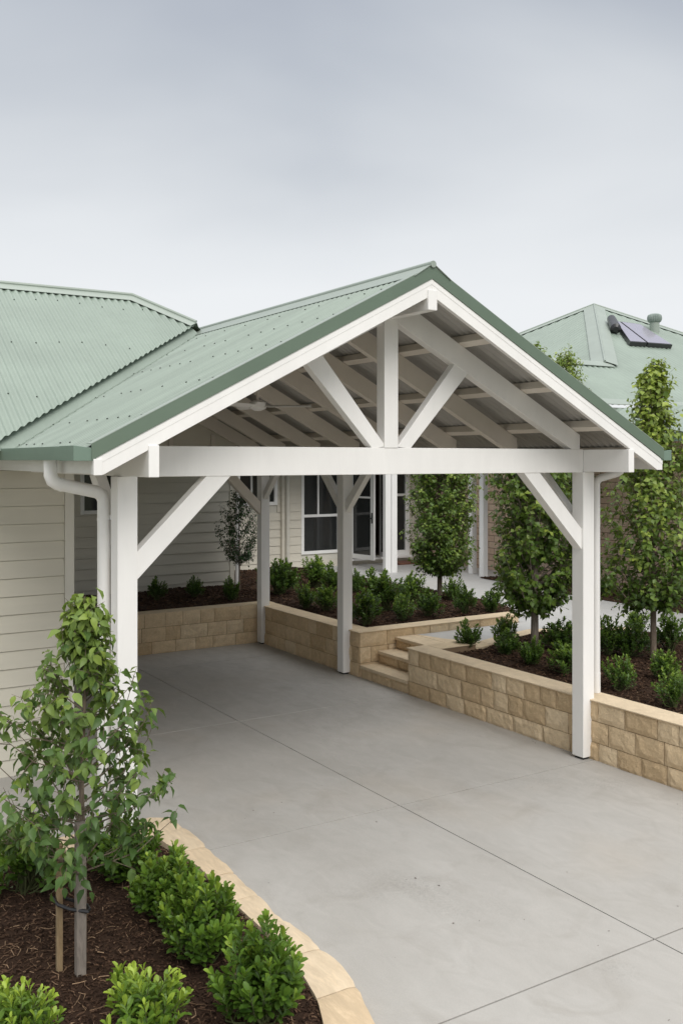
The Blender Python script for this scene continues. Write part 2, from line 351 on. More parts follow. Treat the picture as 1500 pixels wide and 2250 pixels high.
# ------------------------------------------------------------------ mulch beds
def inside(poly,x,y):
    c=False; n=len(poly)
    for i in range(n):
        x1,y1=poly[i]; x2,y2=poly[(i+1)%n]
        if (y1>y)!=(y2>y) and x<(x2-x1)*(y-y1)/(y2-y1)+x1: c=not c
    return c
def edge_dist(poly,x,y):
    m=9
    for i in range(len(poly)):
        ax,ay=poly[i]; bx,by=poly[(i+1)%len(poly)]; dx,dy=bx-ax,by-ay
        t=max(0,min(1,((x-ax)*dx+(y-ay)*dy)/(dx*dx+dy*dy))); m=min(m,math.hypot(x-ax-t*dx,y-ay-t*dy))
    return m
def bed(label,poly,z,mound,nchip,size,ze,region=None,straw=.03):
    pts=[];edges=[]
    for i in range(len(poly)):
        ax,ay=poly[i]; bx,by=poly[(i+1)%len(poly)]; n=max(1,int(math.hypot(bx-ax,by-ay)/.15))
        for k in range(n):
            q=(ax+(bx-ax)*k/n,ay+(by-ay)*k/n); pts.append(q)
    nb=len(pts); edges=[(i,(i+1)%nb) for i in range(nb)]
    xs=[p[0] for p in poly]; ys=[p[1] for p in poly]; A=0
    sp=.11; x=min(xs)
    while x<max(xs):
        y=min(ys)
        while y<max(ys):
            a,b=x+random.uniform(-.04,.04),y+random.uniform(-.04,.04)
            if inside(poly,a,b) and edge_dist(poly,a,b)>.03: pts.append((a,b))
            y+=sp
        x+=sp
    vo,eo,fo,_,_,_=delaunay_2d_cdt([Vector(p) for p in pts],edges,[],2,1e-4)
    def hz(x,y):
        e=edge_dist(poly,x,y); k=min(1,e/.25); return ze+(z-ze)*k**.6+mound*k*(math.sin(x*3.1+y*1.3)*.5+math.sin(x*7.7-y*5.1)*.25)
    V=[(v.x,v.y,hz(v.x,v.y)) for v in vo]; F=[]
    for f in fo:
        cx=sum(vo[i].x for i in f)/len(f); cy=sum(vo[i].y for i in f)/len(f)
        if inside(poly,cx,cy): F.append(tuple(f))
    T=[.22]*len(V)
    V=[list(v) for v in V]
    made=0; tries=0
    rx=region or (min(xs),max(xs),min(ys),max(ys))
    while made<nchip and tries<nchip*6:
        tries+=1; x=random.uniform(rx[0],rx[1]); y=random.uniform(rx[2],rx[3])
        if not inside(poly,x,y) or edge_dist(poly,x,y)<.02: continue
        made+=1; zc=hz(x,y)+random.uniform(.0,.012)
        sliver=random.random()<straw
        if sliver: L=random.uniform(.04,.12); W=random.uniform(.002,.005); th=.002; t=random.uniform(.92,1.0)
        else: L=size*random.uniform(.5,1.6); W=size*random.uniform(.15,.5); th=size*random.uniform(.05,.2); t=min(.93,max(0,random.gauss(.42,.26)))
        a=random.uniform(0,6.28); dx,dy=math.cos(a),math.sin(a); tl=random.uniform(-.35,.35)*(.4 if sliver else 1); bw=random.uniform(-.5,.5); cu=random.uniform(-.3,.3)*L if sliver else 0
        b=len(V)
        for u in (-.5,0,.5):
            for s_ in (-.5,.5):
                wx=-dy*W*s_ ; wy=dx*W*s_; off=cu*(1-4*u*u)
                zz=zc+u*L*tl+s_*W*bw+(th if u==0 else 0)
                V.append([x+dx*L*u+wx-dy*off,y+dy*L*u+wy+dx*off,zz]); T.append(t)
        b2=len(V)
        for q in range(b,b2): V.append([V[q][0],V[q][1],V[q][2]-th-.001]); T.append(t*.6)
        F+=[(b,b+2,b+3,b+1),(b+2,b+4,b+5,b+3),(b,b+6,b+8,b+2),(b+2,b+8,b+10,b+4),(b+1,b+3,b+9,b+7),(b+3,b+5,b+11,b+9),(b,b+1,b+7,b+6),(b+4,b+10,b+11,b+5)]
    o=raw('bark_mulch',V,F,T,MULCH); tag(o,label,'mulch',kind='stuff'); return hz
FBED=[(.2,2.4),(2.08,2.4),(2.20,3.3),(2.30,3.75),(2.44,4.08),(2.51,4.40),(2.54,5.2),(2.56,5.9),(2.48,6.46),(2.2,6.57),(.2,6.57)]
hz_front=bed('dark bark mulch with pale straw slivers covering the front left bed',FBED,.085,.02,17000,.020,.05,(.6,2.56,3.2,6.6),.05)
RBED=[(6.88,2.0),(6.88,8.84),(7.5,8.86),(8.2,9.15),(8.9,9.32),(9.5,9.05),(10.1,8.75),(10.5,7.6),(10.6,2.0)]
hz_right=bed('bark mulch of the right-hand bed behind the long sandstone wall',RBED,.50,.02,13000,.034,.465,(6.9,10.2,4.9,9.3))
BBED=[(6.88,10.36),(9.1,10.36),(9.7,10.62),(9.95,11.1),(10.12,13.4),(9.9,16.2),(9.6,17.4),(7.5,17.4),(7.5,15.46),(2.7,15.46),(2.7,13.13),(6.88,13.13)]
hz_back=bed('bark mulch of the rear bed, wrapping behind the carport back wall',BBED,.56,.03,13000,.042,.48)
NBED=[(11.85,7.0),(13.15,7.0),(13.15,14.2),(12.1,14.3),(11.9,12.0)]
hz_far=bed('narrow strip of reddish mulch along the foot of the brick house wall',NBED,.49,.015,2500,.045,.462)

# kerb edging of the front bed
kb=empty('garden_edging',(2.6,4.8,0),'pale sandstone edging with a wavy rim round the front left bed','garden edging')
outer=[(2.30,2.3),(2.42,3.2),(2.54,3.75),(2.66,4.08),(2.705,4.40),(2.70,4.68),(2.68,5.0),(2.70,5.25),(2.705,5.5),(2.725,5.8),(2.735,6.15),(2.75,6.45),(2.72,6.76),(2.60,6.86),(2.2,6.83),(1.6,6.82),(1.0,6.80),(.2,6.80)]
inner=[(2.05,2.3),(2.16,3.2),(2.28,3.75),(2.42,4.08),(2.49,4.40),(2.53,4.70),(2.52,5.0),(2.52,5.25),(2.545,5.5),(2.55,5.8),(2.53,6.15),(2.50,6.40),(2.42,6.50),(2.3,6.54),(2.1,6.55),(1.6,6.55),(1.0,6.54),(.2,6.54)]
def lerp(l,t):
    i=min(int(t),len(l)-2); f=t-i; return (l[i][0]+(l[i+1][0]-l[i][0])*f,l[i][1]+(l[i+1][1]-l[i][1])*f)
cuts=[0,1.6,3.05,4.4,5.7,7.1,8.5,9.9,11.3,13.2,14.6,16,17]
for a,b in zip(cuts[:-1],cuts[1:]):
    mb=MB(); n=9; A=[];B=[]
    for i in range(n+1):
        t=a+.012+(b-a-.024)*i/n; o_=lerp(outer,t); i_=lerp(inner,t)
        wv=.006*math.sin(t*3.7+1)+random.uniform(-.0035,.0035)
        ed=.006 if i in (0,n) else 0
        dx,dy=o_[0]-i_[0],o_[1]-i_[1]; l=math.hypot(dx,dy); k=1+(wv-ed)/l
        A.append((i_[0],i_[1])); B.append((i_[0]+dx*k,i_[1]+dy*k))
    zt=.078+random.uniform(-.002,.002); tt=random.uniform(.1,.9); vs=[];m=5
    for i in range(n+1):
        for j in range(m+1):
            f=j/m; x=A[i][0]+(B[i][0]-A[i][0])*f; y=A[i][1]+(B[i][1]-A[i][1])*f
            z=zt+random.uniform(-.0015,.0015)-(.008 if j==m else 0)-(.004 if i in(0,n) else 0); vs.append((x,y,z))
    fs=[(i*(m+1)+j,(i+1)*(m+1)+j,(i+1)*(m+1)+j+1,i*(m+1)+j+1) for i in range(n) for j in range(m)]
    nb=len(vs)
    for i in range(n+1): 
        dx,dy=B[i][0]-A[i][0],B[i][1]-A[i][1]; l=math.hypot(dx,dy)
        vs.append((B[i][0]+dx/l*.008,B[i][1]+dy/l*.008,-.01)); vs.append((A[i][0],A[i][1],-.01))
    for i in range(n):
        fs.append((i*(m+1)+m,(i+1)*(m+1)+m,nb+2*i+2,nb+2*i)); fs.append((i*(m+1),nb+2*i+1,nb+2*i+3,(i+1)*(m+1)))
    fs.append(tuple([j for j in range(m+1)]+[nb,nb+1])); fs.append(tuple([n*(m+1)+j for j in range(m,-1,-1)]+[nb+2*n+1,nb+2*n]))
    mb.add(vs,fs,tt); mb.build('edging_stone',KERB,kb,smooth=True)
rebase(kb)
ke=empty('garden_edging',(8.5,9.3,.45),'low curved sandstone edging between the right-hand bed and the pale path','garden edging')
eo_=[(7.46,9.06),(7.8,9.22),(8.3,9.38),(8.9,9.52),(9.5,9.28),(10.2,8.9)]; ei_=[(7.46,8.87),(7.8,8.97),(8.2,9.14),(8.9,9.31),(9.5,9.04),(10.1,8.74)]
for i in range(5):
    mb=MB(); (ax,ay),(bx,by)=eo_[i],eo_[i+1]; (cx,cy),(dx,dy)=ei_[i],ei_[i+1]
    mb.prism([(ax,ay),(bx-.008,by),(dx-.008,dy),(cx,cy)],'z',.44,.487,random.uniform(.2,.9)); mb.build('edging_stone',STCAP,ke,bevel=.006)
rebase(ke)

# ------------------------------------------------------------------ carport
C=4.40; HS=2.58; ZR=4.18; SL=.527; YF=5.78; YB=13.0
def rz(x): return ZR-SL*abs(x-C)
cp=empty('carport',(C,9.4,0),'open white timber carport with a green corrugated gable roof','carport')
def corrugated(mb,p00,udir,ulen,vfun,pitch=.076,amp=.009,seg=6,off=0,nrm=None):
    """waves across udir; vfun(u)->(start,end) points of the sheet lines at that u"""
    n=int(ulen/pitch*seg)
    prev=None
    for i in range(n+1):
        u=ulen*i/n; a,b=vfun(u); h=amp*math.cos(2*math.pi*u/pitch)+off
        a=Vector(a)+nrm*h; b=Vector(b)+nrm*h
        cur=(a,b)
        if prev: mb.add([prev[0],prev[1],cur[1],cur[0]],[(0,1,2,3)])
        prev=cur
def weld(o):
    import bmesh
    bm=bmesh.new(); bm.from_mesh(o.data); bmesh.ops.remove_doubles(bm,verts=bm.verts,dist=1e-5); bm.to_mesh(o.data); bm.free(); o.data.shade_smooth()
for sgn in (-1,1):
    nr=Vector((sgn*SL,0,1)).normalized()
    for nm,off,mt in (('roof_sheet',.0,SHEET2),('sheet_underside',-.004,ZINC)):
        mb=MB(); x1=C+sgn*(HS+.03); x0=C+sgn*.02
        corrugated(mb,None,None,YB-YF,lambda u:((x0,YF+u,rz(x0)),(x1,YF+u,rz(x1))),nrm=nr,off=off,amp=.014)
        o=mb.build(nm,mt,cp,fix=False); weld(o)
# screws on the crests
mb=MB()
for sgn in (-1,1):
    for dd in (.33,.75,1.18,1.70,2.2,2.53):
        k=0
        y=YF+.152
        while y<YB-.1:
            x=C+sgn*dd; z=rz(x)+.014
            mb.tube([(x,y,z),(x+sgn*.003,y,z+.006)],.0065,6); y+=.228*random.choice([1,1,1,2])
o=mb.build('screws',painted('screw_dark',(.08,.09,.08),.5),cp); o['kind']='stuff'
# ridge cap
mb=MB()
for sgn in (-1,1):
    mb.beam((C+sgn*.012,YF-.05+2.0*0,ZR+.030),(C+sgn*.012,YF-.05,ZR+.030),.01,.01) if False else None
    xa,xb=C+sgn*.02,C+sgn*.17
    mb.prism([(xa,ZR+.030),(xb,rz(xb)+.021),(xb,rz(xb)+.017),(xa,ZR+.024)],'y',YF-.055,11.2)
mb.build('ridge_cap',CAPL,cp)
mb=MB(); mb.tube([(C,YF-.058,ZR+.032),(C,11.2,ZR+.032)],.026,12); mb.build('ridge_roll',CAPL,cp,smooth=True)
# barge boards + green barge capping (front and back)
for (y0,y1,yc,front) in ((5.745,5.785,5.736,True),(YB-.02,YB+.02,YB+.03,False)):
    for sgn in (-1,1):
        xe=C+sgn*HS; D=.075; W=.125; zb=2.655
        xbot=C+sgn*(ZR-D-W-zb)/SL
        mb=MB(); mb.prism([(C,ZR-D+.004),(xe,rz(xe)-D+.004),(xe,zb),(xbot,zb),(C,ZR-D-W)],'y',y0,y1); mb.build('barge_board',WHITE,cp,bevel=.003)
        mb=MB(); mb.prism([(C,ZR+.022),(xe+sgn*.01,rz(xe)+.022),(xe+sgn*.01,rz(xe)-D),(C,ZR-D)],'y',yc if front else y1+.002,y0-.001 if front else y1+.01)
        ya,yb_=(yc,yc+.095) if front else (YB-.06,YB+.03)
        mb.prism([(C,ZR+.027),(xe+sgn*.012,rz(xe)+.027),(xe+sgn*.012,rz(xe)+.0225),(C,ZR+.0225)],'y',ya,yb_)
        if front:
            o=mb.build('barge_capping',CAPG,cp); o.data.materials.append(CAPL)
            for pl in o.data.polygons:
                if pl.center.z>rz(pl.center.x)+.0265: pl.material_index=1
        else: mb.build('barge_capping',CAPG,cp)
# second step line of the barge board
for sgn in (-1,1):
    xe=C+sgn*(HS-.0); mb=MB(); mb.prism([(C,ZR-.079),(xe,rz(xe)-.079),(xe,rz(xe)-.118),(C,ZR-.118)],'y',5.7425,5.7455); mb.build('barge_moulding',WHITE,cp,bevel=.002)
# gutters and fascia at both eaves
for sgn in (-1,1):
    yend=8.15 if sgn<0 else 13.0
    xa=C+sgn*(HS-.02); xf=C+sgn*(HS+.115); zt=2.828
    mb=MB(); pr=[(xa,zt-.01),(xa,zt-.085),(xf,zt-.085),(xf,zt+.004),(xf-sgn*.014,zt+.004),(xf-sgn*.014,zt-.004),(xf-sgn*.006,zt-.006),(xf-sgn*.006,zt-.078),(xa+sgn*.006,zt-.078),(xa+sgn*.006,zt-.01)]
    mb.prism(pr,'y',YF-.03,yend)
    mb.prism([(xa,zt-.012),(xa,zt-.088),(xf+sgn*.004,zt-.088),(xf+sgn*.004,zt+.006)],'y',YF-.038,YF-.0305)
    if sgn<0: mb.prism([(xf-.004,zt+.006),(xf-.004,zt-.088),(xf+.1,zt-.088),(xf+.1,zt-.084),(xf,zt-.084),(xf,zt+.006)],'y',YF-.03,YF+.26)
    mb.build('gutter',GUT,cp,bevel=.002)
    mb=MB(); xq=C+sgn*(HS-.025); mb.box(min(xq,xq-sgn*.03),max(xq,xq-sgn*.03),5.79,8.55 if sgn<0 else 12.97,2.66,2.80); mb.build('fascia_board',WHITE,cp,bevel=.003)
mb=MB(); mb.box(C-HS,C-HS+.055,5.728,5.744,2.652,2.752)
mb.build('barge_end_block',WHITE,cp,bevel=.003)
# posts
XL,XR=2.148,6.518; PW=.14; posts=[(XL,6.25),(XR,6.25),(XR,10.36),(6.56,12.70)]
for (x,y) in posts:
    mb=MB(); mb.box(x,x+PW,y,y+PW,.022,2.634); o=mb.build('post',WHITE,cp,bevel=.004)
    mb=MB(); mb.box(x+.02,x+PW-.02,y+.02,y+PW-.02,-.005,.024); mb.build('post_shoe',BLACKM,o)
# beams
for x in (2.172,6.53):
    mb=MB(); mb.box(x,x+.07,5.733,12.95,2.636,2.838); mb.build('side_beam',WHITE,cp,bevel=.004)
mb=MB(); mb.box(2.245,6.527,6.262,6.352,2.63,2.842); mb.build('tie_beam',WHITE,cp,bevel=.004)
mb=MB(); mb.box(2.245,6.527,12.80,12.88,2.636,2.838); mb.build('tie_beam',RAFT,cp,bevel=.004)
mb=MB(); mb.box(C-.042,C+.042,5.733,12.9,3.868,4.02); 
mb.build('ridge_beam',WHITE,cp,bevel=.004)
mb=MB(); mb.box(4.322,4.455,6.255,6.365,2.84,3.87); mb.build('king_post',WHITE,cp,bevel=.004)
# web struts with mitred ends
for sgn in (-1,1):
    mb=MB()
    def Z(x): return rz(x)-.305
    xa=C+sgn*.675; xb=C+sgn*.785; x0=C+sgn*.055; x1=C+sgn*.185
    mb.prism([(x0,2.85),(x1,2.835),(xb+sgn*.015,Z(xb)+.03),(xa-sgn*.03,Z(xa)+.03)] if sgn<0 else [(x0,2.85),(xa-.03,Z(xa)+.03),(xb+.015,Z(xb)+.03),(x1,2.835)],'y',6.268,6.352)
    mb.build('web_strut',WHITE,cp,bevel=.004)
# rafters
ry=[6.31,7.18,8.13,9.08,10.03,10.98,11.93,12.72]
for i,y in enumerate(ry):
    for sgn in (-1,1):
        ww=.05 if i else .045; x0=C+sgn*.044; x1=C+sgn*(2.12 if i else 2.09)
        mb=MB(); t0,t1=.105,.31
        mb.prism([(x0,rz(x0)-t0),(x1,rz(x1)-t0),(x1,rz(x1)-t1+.02),(x0,rz(x0)-t1)],'y',y-ww,y+ww if i==0 else y+ww-.03)
        mb.build('rafter',WHITE if i==0 else RAFT,cp,bevel=.003)
for sgn in (-1,1):
    for dd in (.73,1.42,2.03,2.48):
        x=C+sgn*dd; a=math.atan(SL)
        mb=MB(); z=rz(x)-.061; mb.beam((x,5.787,z),(x,12.95,z),.075,.072,up=(sgn*SL,0,1)); mb.build('batten',RAFT,cp,bevel=.003)
# back gable infill
mb=MB(); mb.prism([(2.30,2.84),(6.5,2.84),(6.5,rz(6.5)-.13),(C,ZR-.13),(2.3,rz(2.3)-.13)],'y',12.885,12.91); mb.build('gable_infill',BOARD,cp)
for x in (2.95,3.6,4.4,5.2,5.85):
    mb=MB(); mb.box(x-.03,x+.03,12.85,12.884,2.84,rz(x)-.31); mb.build('gable_batten',RAFT,cp)
# braces: helper makes a 45 degree knee brace with mitred ends
def kneex(x,y,sgn,mat=WHITE):   # in the gable plane
    a,b=.52,.71
    mb=MB(); mb.prism([(x,2.634-b),(x,2.634-a),(x+sgn*a,2.634),(x+sgn*b,2.634)],'y',y+.02,y+.12); mb.build('knee_brace',mat,cp,bevel=.004)
def kneey(x,y,sgn,mat=WHITE,a=.42,b=.57):
    mb=MB(); mb.prism([(y,2.634-b),(y,2.634-a),(y+sgn*a,2.634),(y+sgn*b,2.634)],'x',x+.03,x+.11); mb.build('knee_brace',mat,cp,bevel=.004)
kneex(XL+PW,6.25,1); kneex(XR,6.25,-1)
kneey(XL,6.25+PW,1); kneey(XR,6.25+PW,1)
kneey(XR,10.36,-1); kneey(XR,10.36+PW,1); kneey(6.56,12.70,-1,a=.36,b=.48); kneex(6.56,12.70,-1,RAFT)
# downpipes
def pipe(path,r,name='downpipe',mat=WHITE,parent=None,seg=14):
    pts=[Vector(p) for p in path]; P=[pts[0]]
    for i in range(1,len(pts)-1):
        a=(pts[i-1]-pts[i]).normalized(); b=(pts[i+1]-pts[i]).normalized(); k=r*1.1
        P+= [pts[i]+a*k, pts[i]+(a+b)*k*.30, pts[i]+b*k]
    P.append(pts[-1]); mb=MB(); mb.tube(P,r,seg); return mb.build(name,mat,parent,smooth=True)
dp=pipe([(1.765,6.48,2.76),(1.765,6.48,2.595),(2.125,6.465,2.515),(2.125,6.465,.02)],.045,parent=cp,seg=20)
mb=MB(); mb.tube([(2.125,6.465,2.33),(2.125,6.465,2.345)],.0475,20); mb.build('pipe_collar',WHITE,dp,smooth=True)
mb=MB(); mb.tube([(1.83,6.4787,2.580),(1.845,6.478,2.5765)],.0475,20); mb.build('pipe_collar',WHITE,dp,smooth=True)
mb=MB(); mb.box(2.155,2.20,6.40,6.435,2.335,2.365); mb.tube([(2.185,6.40,2.35),(2.185,6.385,2.35)],.012,8); mb.build('pipe_clip',WINF,dp)
dp=pipe([(7.03,6.26,2.76),(7.03,6.26,2.63),(6.845,6.40,2.56),(6.845,6.40,.552)],.036,parent=cp,seg=16)
mb=MB(); mb.tube([(6.845,6.40,.74),(6.845,6.40,.552)],.039,16); mb.build('pipe_collar',WHITE,dp,smooth=True)
rebase(cp)
for o in [c for c in COL.objects if c.parent and c.parent.parent is cp]: pass

# ceiling fan
fan=empty('ceiling_fan',(C,8.60,3.27),'pale three-blade ceiling fan under the left side of the carport ridge','ceiling fan')
mb=MB(); mb.tube([(C,8.6,3.868),(C,8.6,3.33)],.014,10); mb.tube([(C,8.6,3.868),(C,8.6,3.83)],[.06,.035],14); mb.build('rod',RAFT,fan,smooth=True)
mb=MB(); mb.tube([(C,8.6,3.34),(C,8.6,3.32),(C,8.6,3.26),(C,8.6,3.235)],[.04,.085,.085,.03],20); mb.build('motor',WHITE,fan,smooth=True)
for k in range(3):
    a=R(205+120*k); dx,dy=math.cos(a),math.sin(a); mb=MB(); vs=[]
    for i in range(9):
        r=.08+.46*i/8; wd=.035+.03*math.sin(math.pi*min(1,i/8*1.0)) ; 
        if i==8: wd=.02
        for s_ in (-1,1):
            for zz in (0,.006): vs.append((C+dx*r-dy*wd*s_,8.6+dy*r+dx*wd*s_,3.28+.012*s_+zz))
    fs=[]
    for i in range(8):
        b=i*4; fs+=[(b,b+4,b+6,b+2),(b+1,b+3,b+7,b+5),(b,b+1,b+5,b+4),(b+2,b+6,b+7,b+3)]
    fs+=[(0,2,3,1),(32,33,35,34)]
    mb.add(vs,fs); mb.build('blade',WHITE,fan)
rebase(fan)

# ------------------------------------------------------------------ house
def cladding(mb,ax,x0,x1,y,z0,z1,exp=.165,n=-1,holes=(),thick=.016):
    """lapped boards on a wall facing n along the other axis; ax='x' runs in X at y"""
    z=z0
    while z<z1-1e-3:
        zt=min(z+exp,z1)
        spans=[(x0,x1)]
        for (hx0,hx1,hz0,hz1) in holes:
            if zt>hz0+.01 and z<hz1-.01:
                ns=[]
                for a,b in spans:
                    if hx1<=a or hx0>=b: ns.append((a,b)); continue
                    if a<hx0: ns.append((a,hx0))
                    if hx1<b: ns.append((hx1,b))
                spans=ns
        for a,b in spans:
            s=0
            # profile: thick bottom edge standing proud
            pr=[(y,z+.009),(y+n*(thick+.010),z+.007),(y+n*(thick+.010),z+.012),(y+n*(thick-.004),zt-.0),(y,zt-.0)]
            if ax=='x': mb.prism([(q[0],q[1]) for q in pr],'x',a,b)
            else: mb.prism([(q[0],q[1]) for q in pr],'y',a,b)
        z=zt
def window(parent,x0,x1,y,z0,z1,f=.07,mull=(),rails=(),name='window',fm=None,glass=GLASS,axis='x',n=-1):
    fm=fm or WINF
    def bx(mb,a0,a1,d0,d1,c0,c1):
        lo,hi=sorted((y+n*d0,y+n*d1))
        if axis=='x': mb.box(a0,a1,lo,hi,c0,c1)
        else: mb.box(lo,hi,a0,a1,c0,c1)
    mb=MB(); bx(mb,x0+f,x1-f,-.02,-.006,z0+f,z1-f); root=mb.build(name,glass,parent)
    mb=MB(); bx(mb,x0,x0+f,-.05,.035,z0,z1); bx(mb,x1-f,x1,-.05,.035,z0,z1); bx(mb,x0+f+.001,x1-f-.001,-.05,.033,z0,z0+f); bx(mb,x0+f+.001,x1-f-.001,-.05,.033,z1-f,z1)
    mb.build('frame',fm,root,bevel=.003)
    if mull or rails:
        mb=MB()
        for (m,a,b) in mull: bx(mb,m-.018,m+.018,-.03,.02,a,b)
        for (zr_) in rails: bx(mb,x0+f+.002,x1-f-.002,-.03,.024,zr_-.028,zr_+.028)
        mb.build('glazing_bar',fm,root)
    return root
hs=empty('weatherboard_house',(0,12,0),'cream weatherboard house with a green hipped roof, left of and behind the carport','house')
# near wing wall facing the street
mb=MB(); cladding(mb,'x',-4,2.46,8.60,-.02,2.80,.157); mb.build('wall',BOARDN,hs)
mb=MB(); mb.box(-4,2.46,8.60,8.75,-.05,3.0); mb.box(2.38,2.53,8.75,13.3,-.05,2.62); mb.build('wall_frame',TRIM,hs)
mb=MB(); mb.box(2.462,2.545,8.565,8.66,-.02,2.80); mb.build('corner_trim',TRIM,hs,bevel=.003)
# wing wall behind the carport
WH=[(4.70,5.35,1.85,2.8)]
mb=MB(); cladding(mb,'x',2.4,7.36,15.5,.42,3.3,.175,holes=WH); mb.build('wall',BOARD,hs)
mb=MB()
mb.box(2.4,4.70,15.505,15.65,0,3.3); mb.box(5.35,7.42,15.505,15.65,0,3.3); mb.box(4.70,5.35,15.505,15.65,0,1.85); mb.box(7.36,7.45,15.66,17.6,0,3.3)
mb.build('wall_frame',TRIM,hs)
mb=MB(); mb.box(7.362,7.45,15.46,15.56,.42,3.3); mb.build('corner_trim',BOARD,hs,bevel=.003)
window(hs,4.70,5.35,15.5,1.85,2.8,.06)
pipe([(7.50,15.44,3.2),(7.50,15.44,.5)],.045,parent=hs)
# rear wall with window and doors
XW1,XW2=10.02,10.98; DX0,DX1,DX2=11.12,12.15,12.82
HO=[(8.50,9.45,1.80,2.95),(XW1,XW2,.74,2.95),(DX0,DX2,.60,2.85)]
mb=MB(); cladding(mb,'x',7.45,13.2,17.6,.42,3.3,.175,holes=HO); mb.build('wall',BOARD,hs)
mb=MB(); 
for a,b,c,d_ in ((7.45,8.5,0,3.3),(8.5,9.45,0,1.8),(8.5,9.45,2.95,3.3),(9.45,XW1,0,3.3),(XW1,XW2,0,.74),(XW1,XW2,2.95,3.3),(XW2,DX0,0,3.3),(DX0,DX2,0,.6),(DX0,DX2,2.85,3.3),(DX2,13.2,0,3.3)):
    mb.box(a,b,17.605,17.75,c,d_)
mb.build('wall_frame',TRIM,hs)
window(hs,8.50,9.45,17.6,1.80,2.95,.07,mull=[(8.86,1.87,2.88)])
window(hs,XW1,XW2,17.6,.74,2.95,.065,mull=[(10.44,1.58,2.88)],rails=[1.55])
mb=MB(); mb.box(9.52,9.64,17.50,17.58,.5,3.3); mb.build('corner_trim',BOARD,hs,bevel=.004)
pipe([(9.63,17.46,3.2),(9.63,17.46,.5)],.045,parent=hs,mat=TRIM)
# doors
dr=MB(); dr.box(DX0,DX0+.07,17.50,17.66,.60,2.85); dr.box(DX1-.04,DX1+.04,17.52,17.66,.60,2.85); dr.box(DX0+.071,DX1-.041,17.52,17.66,2.74,2.85); dr.box(DX0,DX2,17.40,17.62,.555,.60)
dr.build('door_frame',WINF,hs,bevel=.003)
window(hs,DX1+.042,DX2,17.6,.60,2.85,.11,rails=[1.95],name='side_light')
mb=MB(); mb.box(DX0-.6,DX1+.7,19.4,19.45,.6,2.8); mb.box(DX0-.6,DX1+.7,17.76,19.4,.56,.60); mb.box(DX0-.65,DX0-.6,17.76,19.4,.6,2.8); mb.box(DX1+.7,DX1+.75,17.76,19.4,.6,2.8); mb.box(DX0-.6,DX1+.7,17.76,19.4,2.8,2.85)
mb.build('hall_interior',painted('hall_paint',(.20,.17,.14),.8,.1),hs)
# open door leaf
a=Vector((11.20,17.50,0)); b=Vector((11.30,16.72,0)); ux=(b-a).normalized(); W=(b-a).length; nrm=Vector((ux.y,-ux.x,0))
def leafbox(mb,s0,s1,z0,z1,th):
    q=[a+ux*s0-nrm*th/2,a+ux*s1-nrm*th/2,a+ux*s1+nrm*th/2,a+ux*s0+nrm*th/2]
    mb.add([(p.x,p.y,z0) for p in q]+[(p.x,p.y,z1) for p in q],[(0,3,2,1),(4,5,6,7),(0,1,5,4),(1,2,6,5),(2,3,7,6),(3,0,4,7)])
mb=MB(); leafbox(mb,0,.10,.62,2.74,.045); leafbox(mb,W-.11,W,.62,2.74,.045); leafbox(mb,.101,W-.111,.62,.72,.044); leafbox(mb,.101,W-.111,2.64,2.74,.044); leafbox(mb,.101,W-.111,1.92,1.96,.04)
dl=mb.build('door',WINF,hs,bevel=.003)
mb=MB(); leafbox(mb,.10,W-.11,.72,2.64,.012); mb.build('pane',GLASS,dl)
mb=MB(); leafbox(mb,W-.075,W-.035,1.40,1.62,.065); leafbox(mb,W-.14,W-.04,1.49,1.515,.10); mb.build('handle',BLACKM,dl)
# second leaf, folded against the side light
a=Vector((11.96,17.48,0)); b=Vector((11.72,16.80,0)); ux=(b-a).normalized(); W=(b-a).length; nrm=Vector((ux.y,-ux.x,0))
mb=MB(); leafbox(mb,0,.10,.62,2.74,.045); leafbox(mb,W-.11,W,.62,2.74,.045); leafbox(mb,.101,W-.111,.62,.72,.044); leafbox(mb,.101,W-.111,2.64,2.74,.044)
dl=mb.build('door',WINF,hs,bevel=.003); mb=MB(); leafbox(mb,.10,W-.11,.72,2.64,.012); mb.build('pane',GLASS,dl)
# verandah roof and double post
mb=MB(); mb.prism([(15.7,3.30),(17.6,3.65),(17.6,3.72),(15.7,3.37)],'x',7.6,13.2); mb.build('verandah_roof',SHEET,hs)
mb=MB(); mb.box(7.6,12.3,15.8,15.9,3.10,3.31); mb.build('verandah_beam',WINF,hs)
for x in (11.00,11.15):
    mb=MB(); mb.box(x,x+.135,15.88-.0,15.98,.455,3.31); mb.build('verandah_post',WINF,hs,bevel=.004)
# roofs
def roof_face(mb,poly,grad,vdir,pitch=.076,amp=.010,seg=6):
    """corrugated sheet filling a convex polygon (x,y,z all on one plane); corrugations along horizontal vdir"""
    v2=Vector(vdir).normalized(); u2=Vector((v2.y,-v2.x)); n=len(poly)
    P=[Vector(p) for p in poly]; nr=(P[1]-P[0]).cross(P[2]-P[1]).normalized()
    if nr.z<0: nr=-nr
    U=[p.x*u2.x+p.y*u2.y for p in P]; lo,hi=min(U),max(U); N=int((hi-lo)/pitch*seg); prev=None
    for i in range(N+1):
        u=lo+(hi-lo)*min(max(i/N,1e-4),1-1e-4); pts=[]
        for k in range(n):
            a,b=U[k],U[(k+1)%n]
            if (a-u)*(b-u)<=0 and a!=b: pts.append(P[k].lerp(P[(k+1)%n],(u-a)/(b-a)))
        if len(pts)<2: prev=None; continue
        pts.sort(key=lambda q:q.x*v2.x+q.y*v2.y); h=amp*math.cos(2*math.pi*u/pitch)
        cur=(pts[0]+nr*h,pts[-1]+nr*h)
        if prev: mb.add([prev[0],prev[1],cur[1],cur[0]],[(0,1,2,3)])
        prev=cur
GY=.62
def hz_(y): return 4.24+GY*(y-9.83)
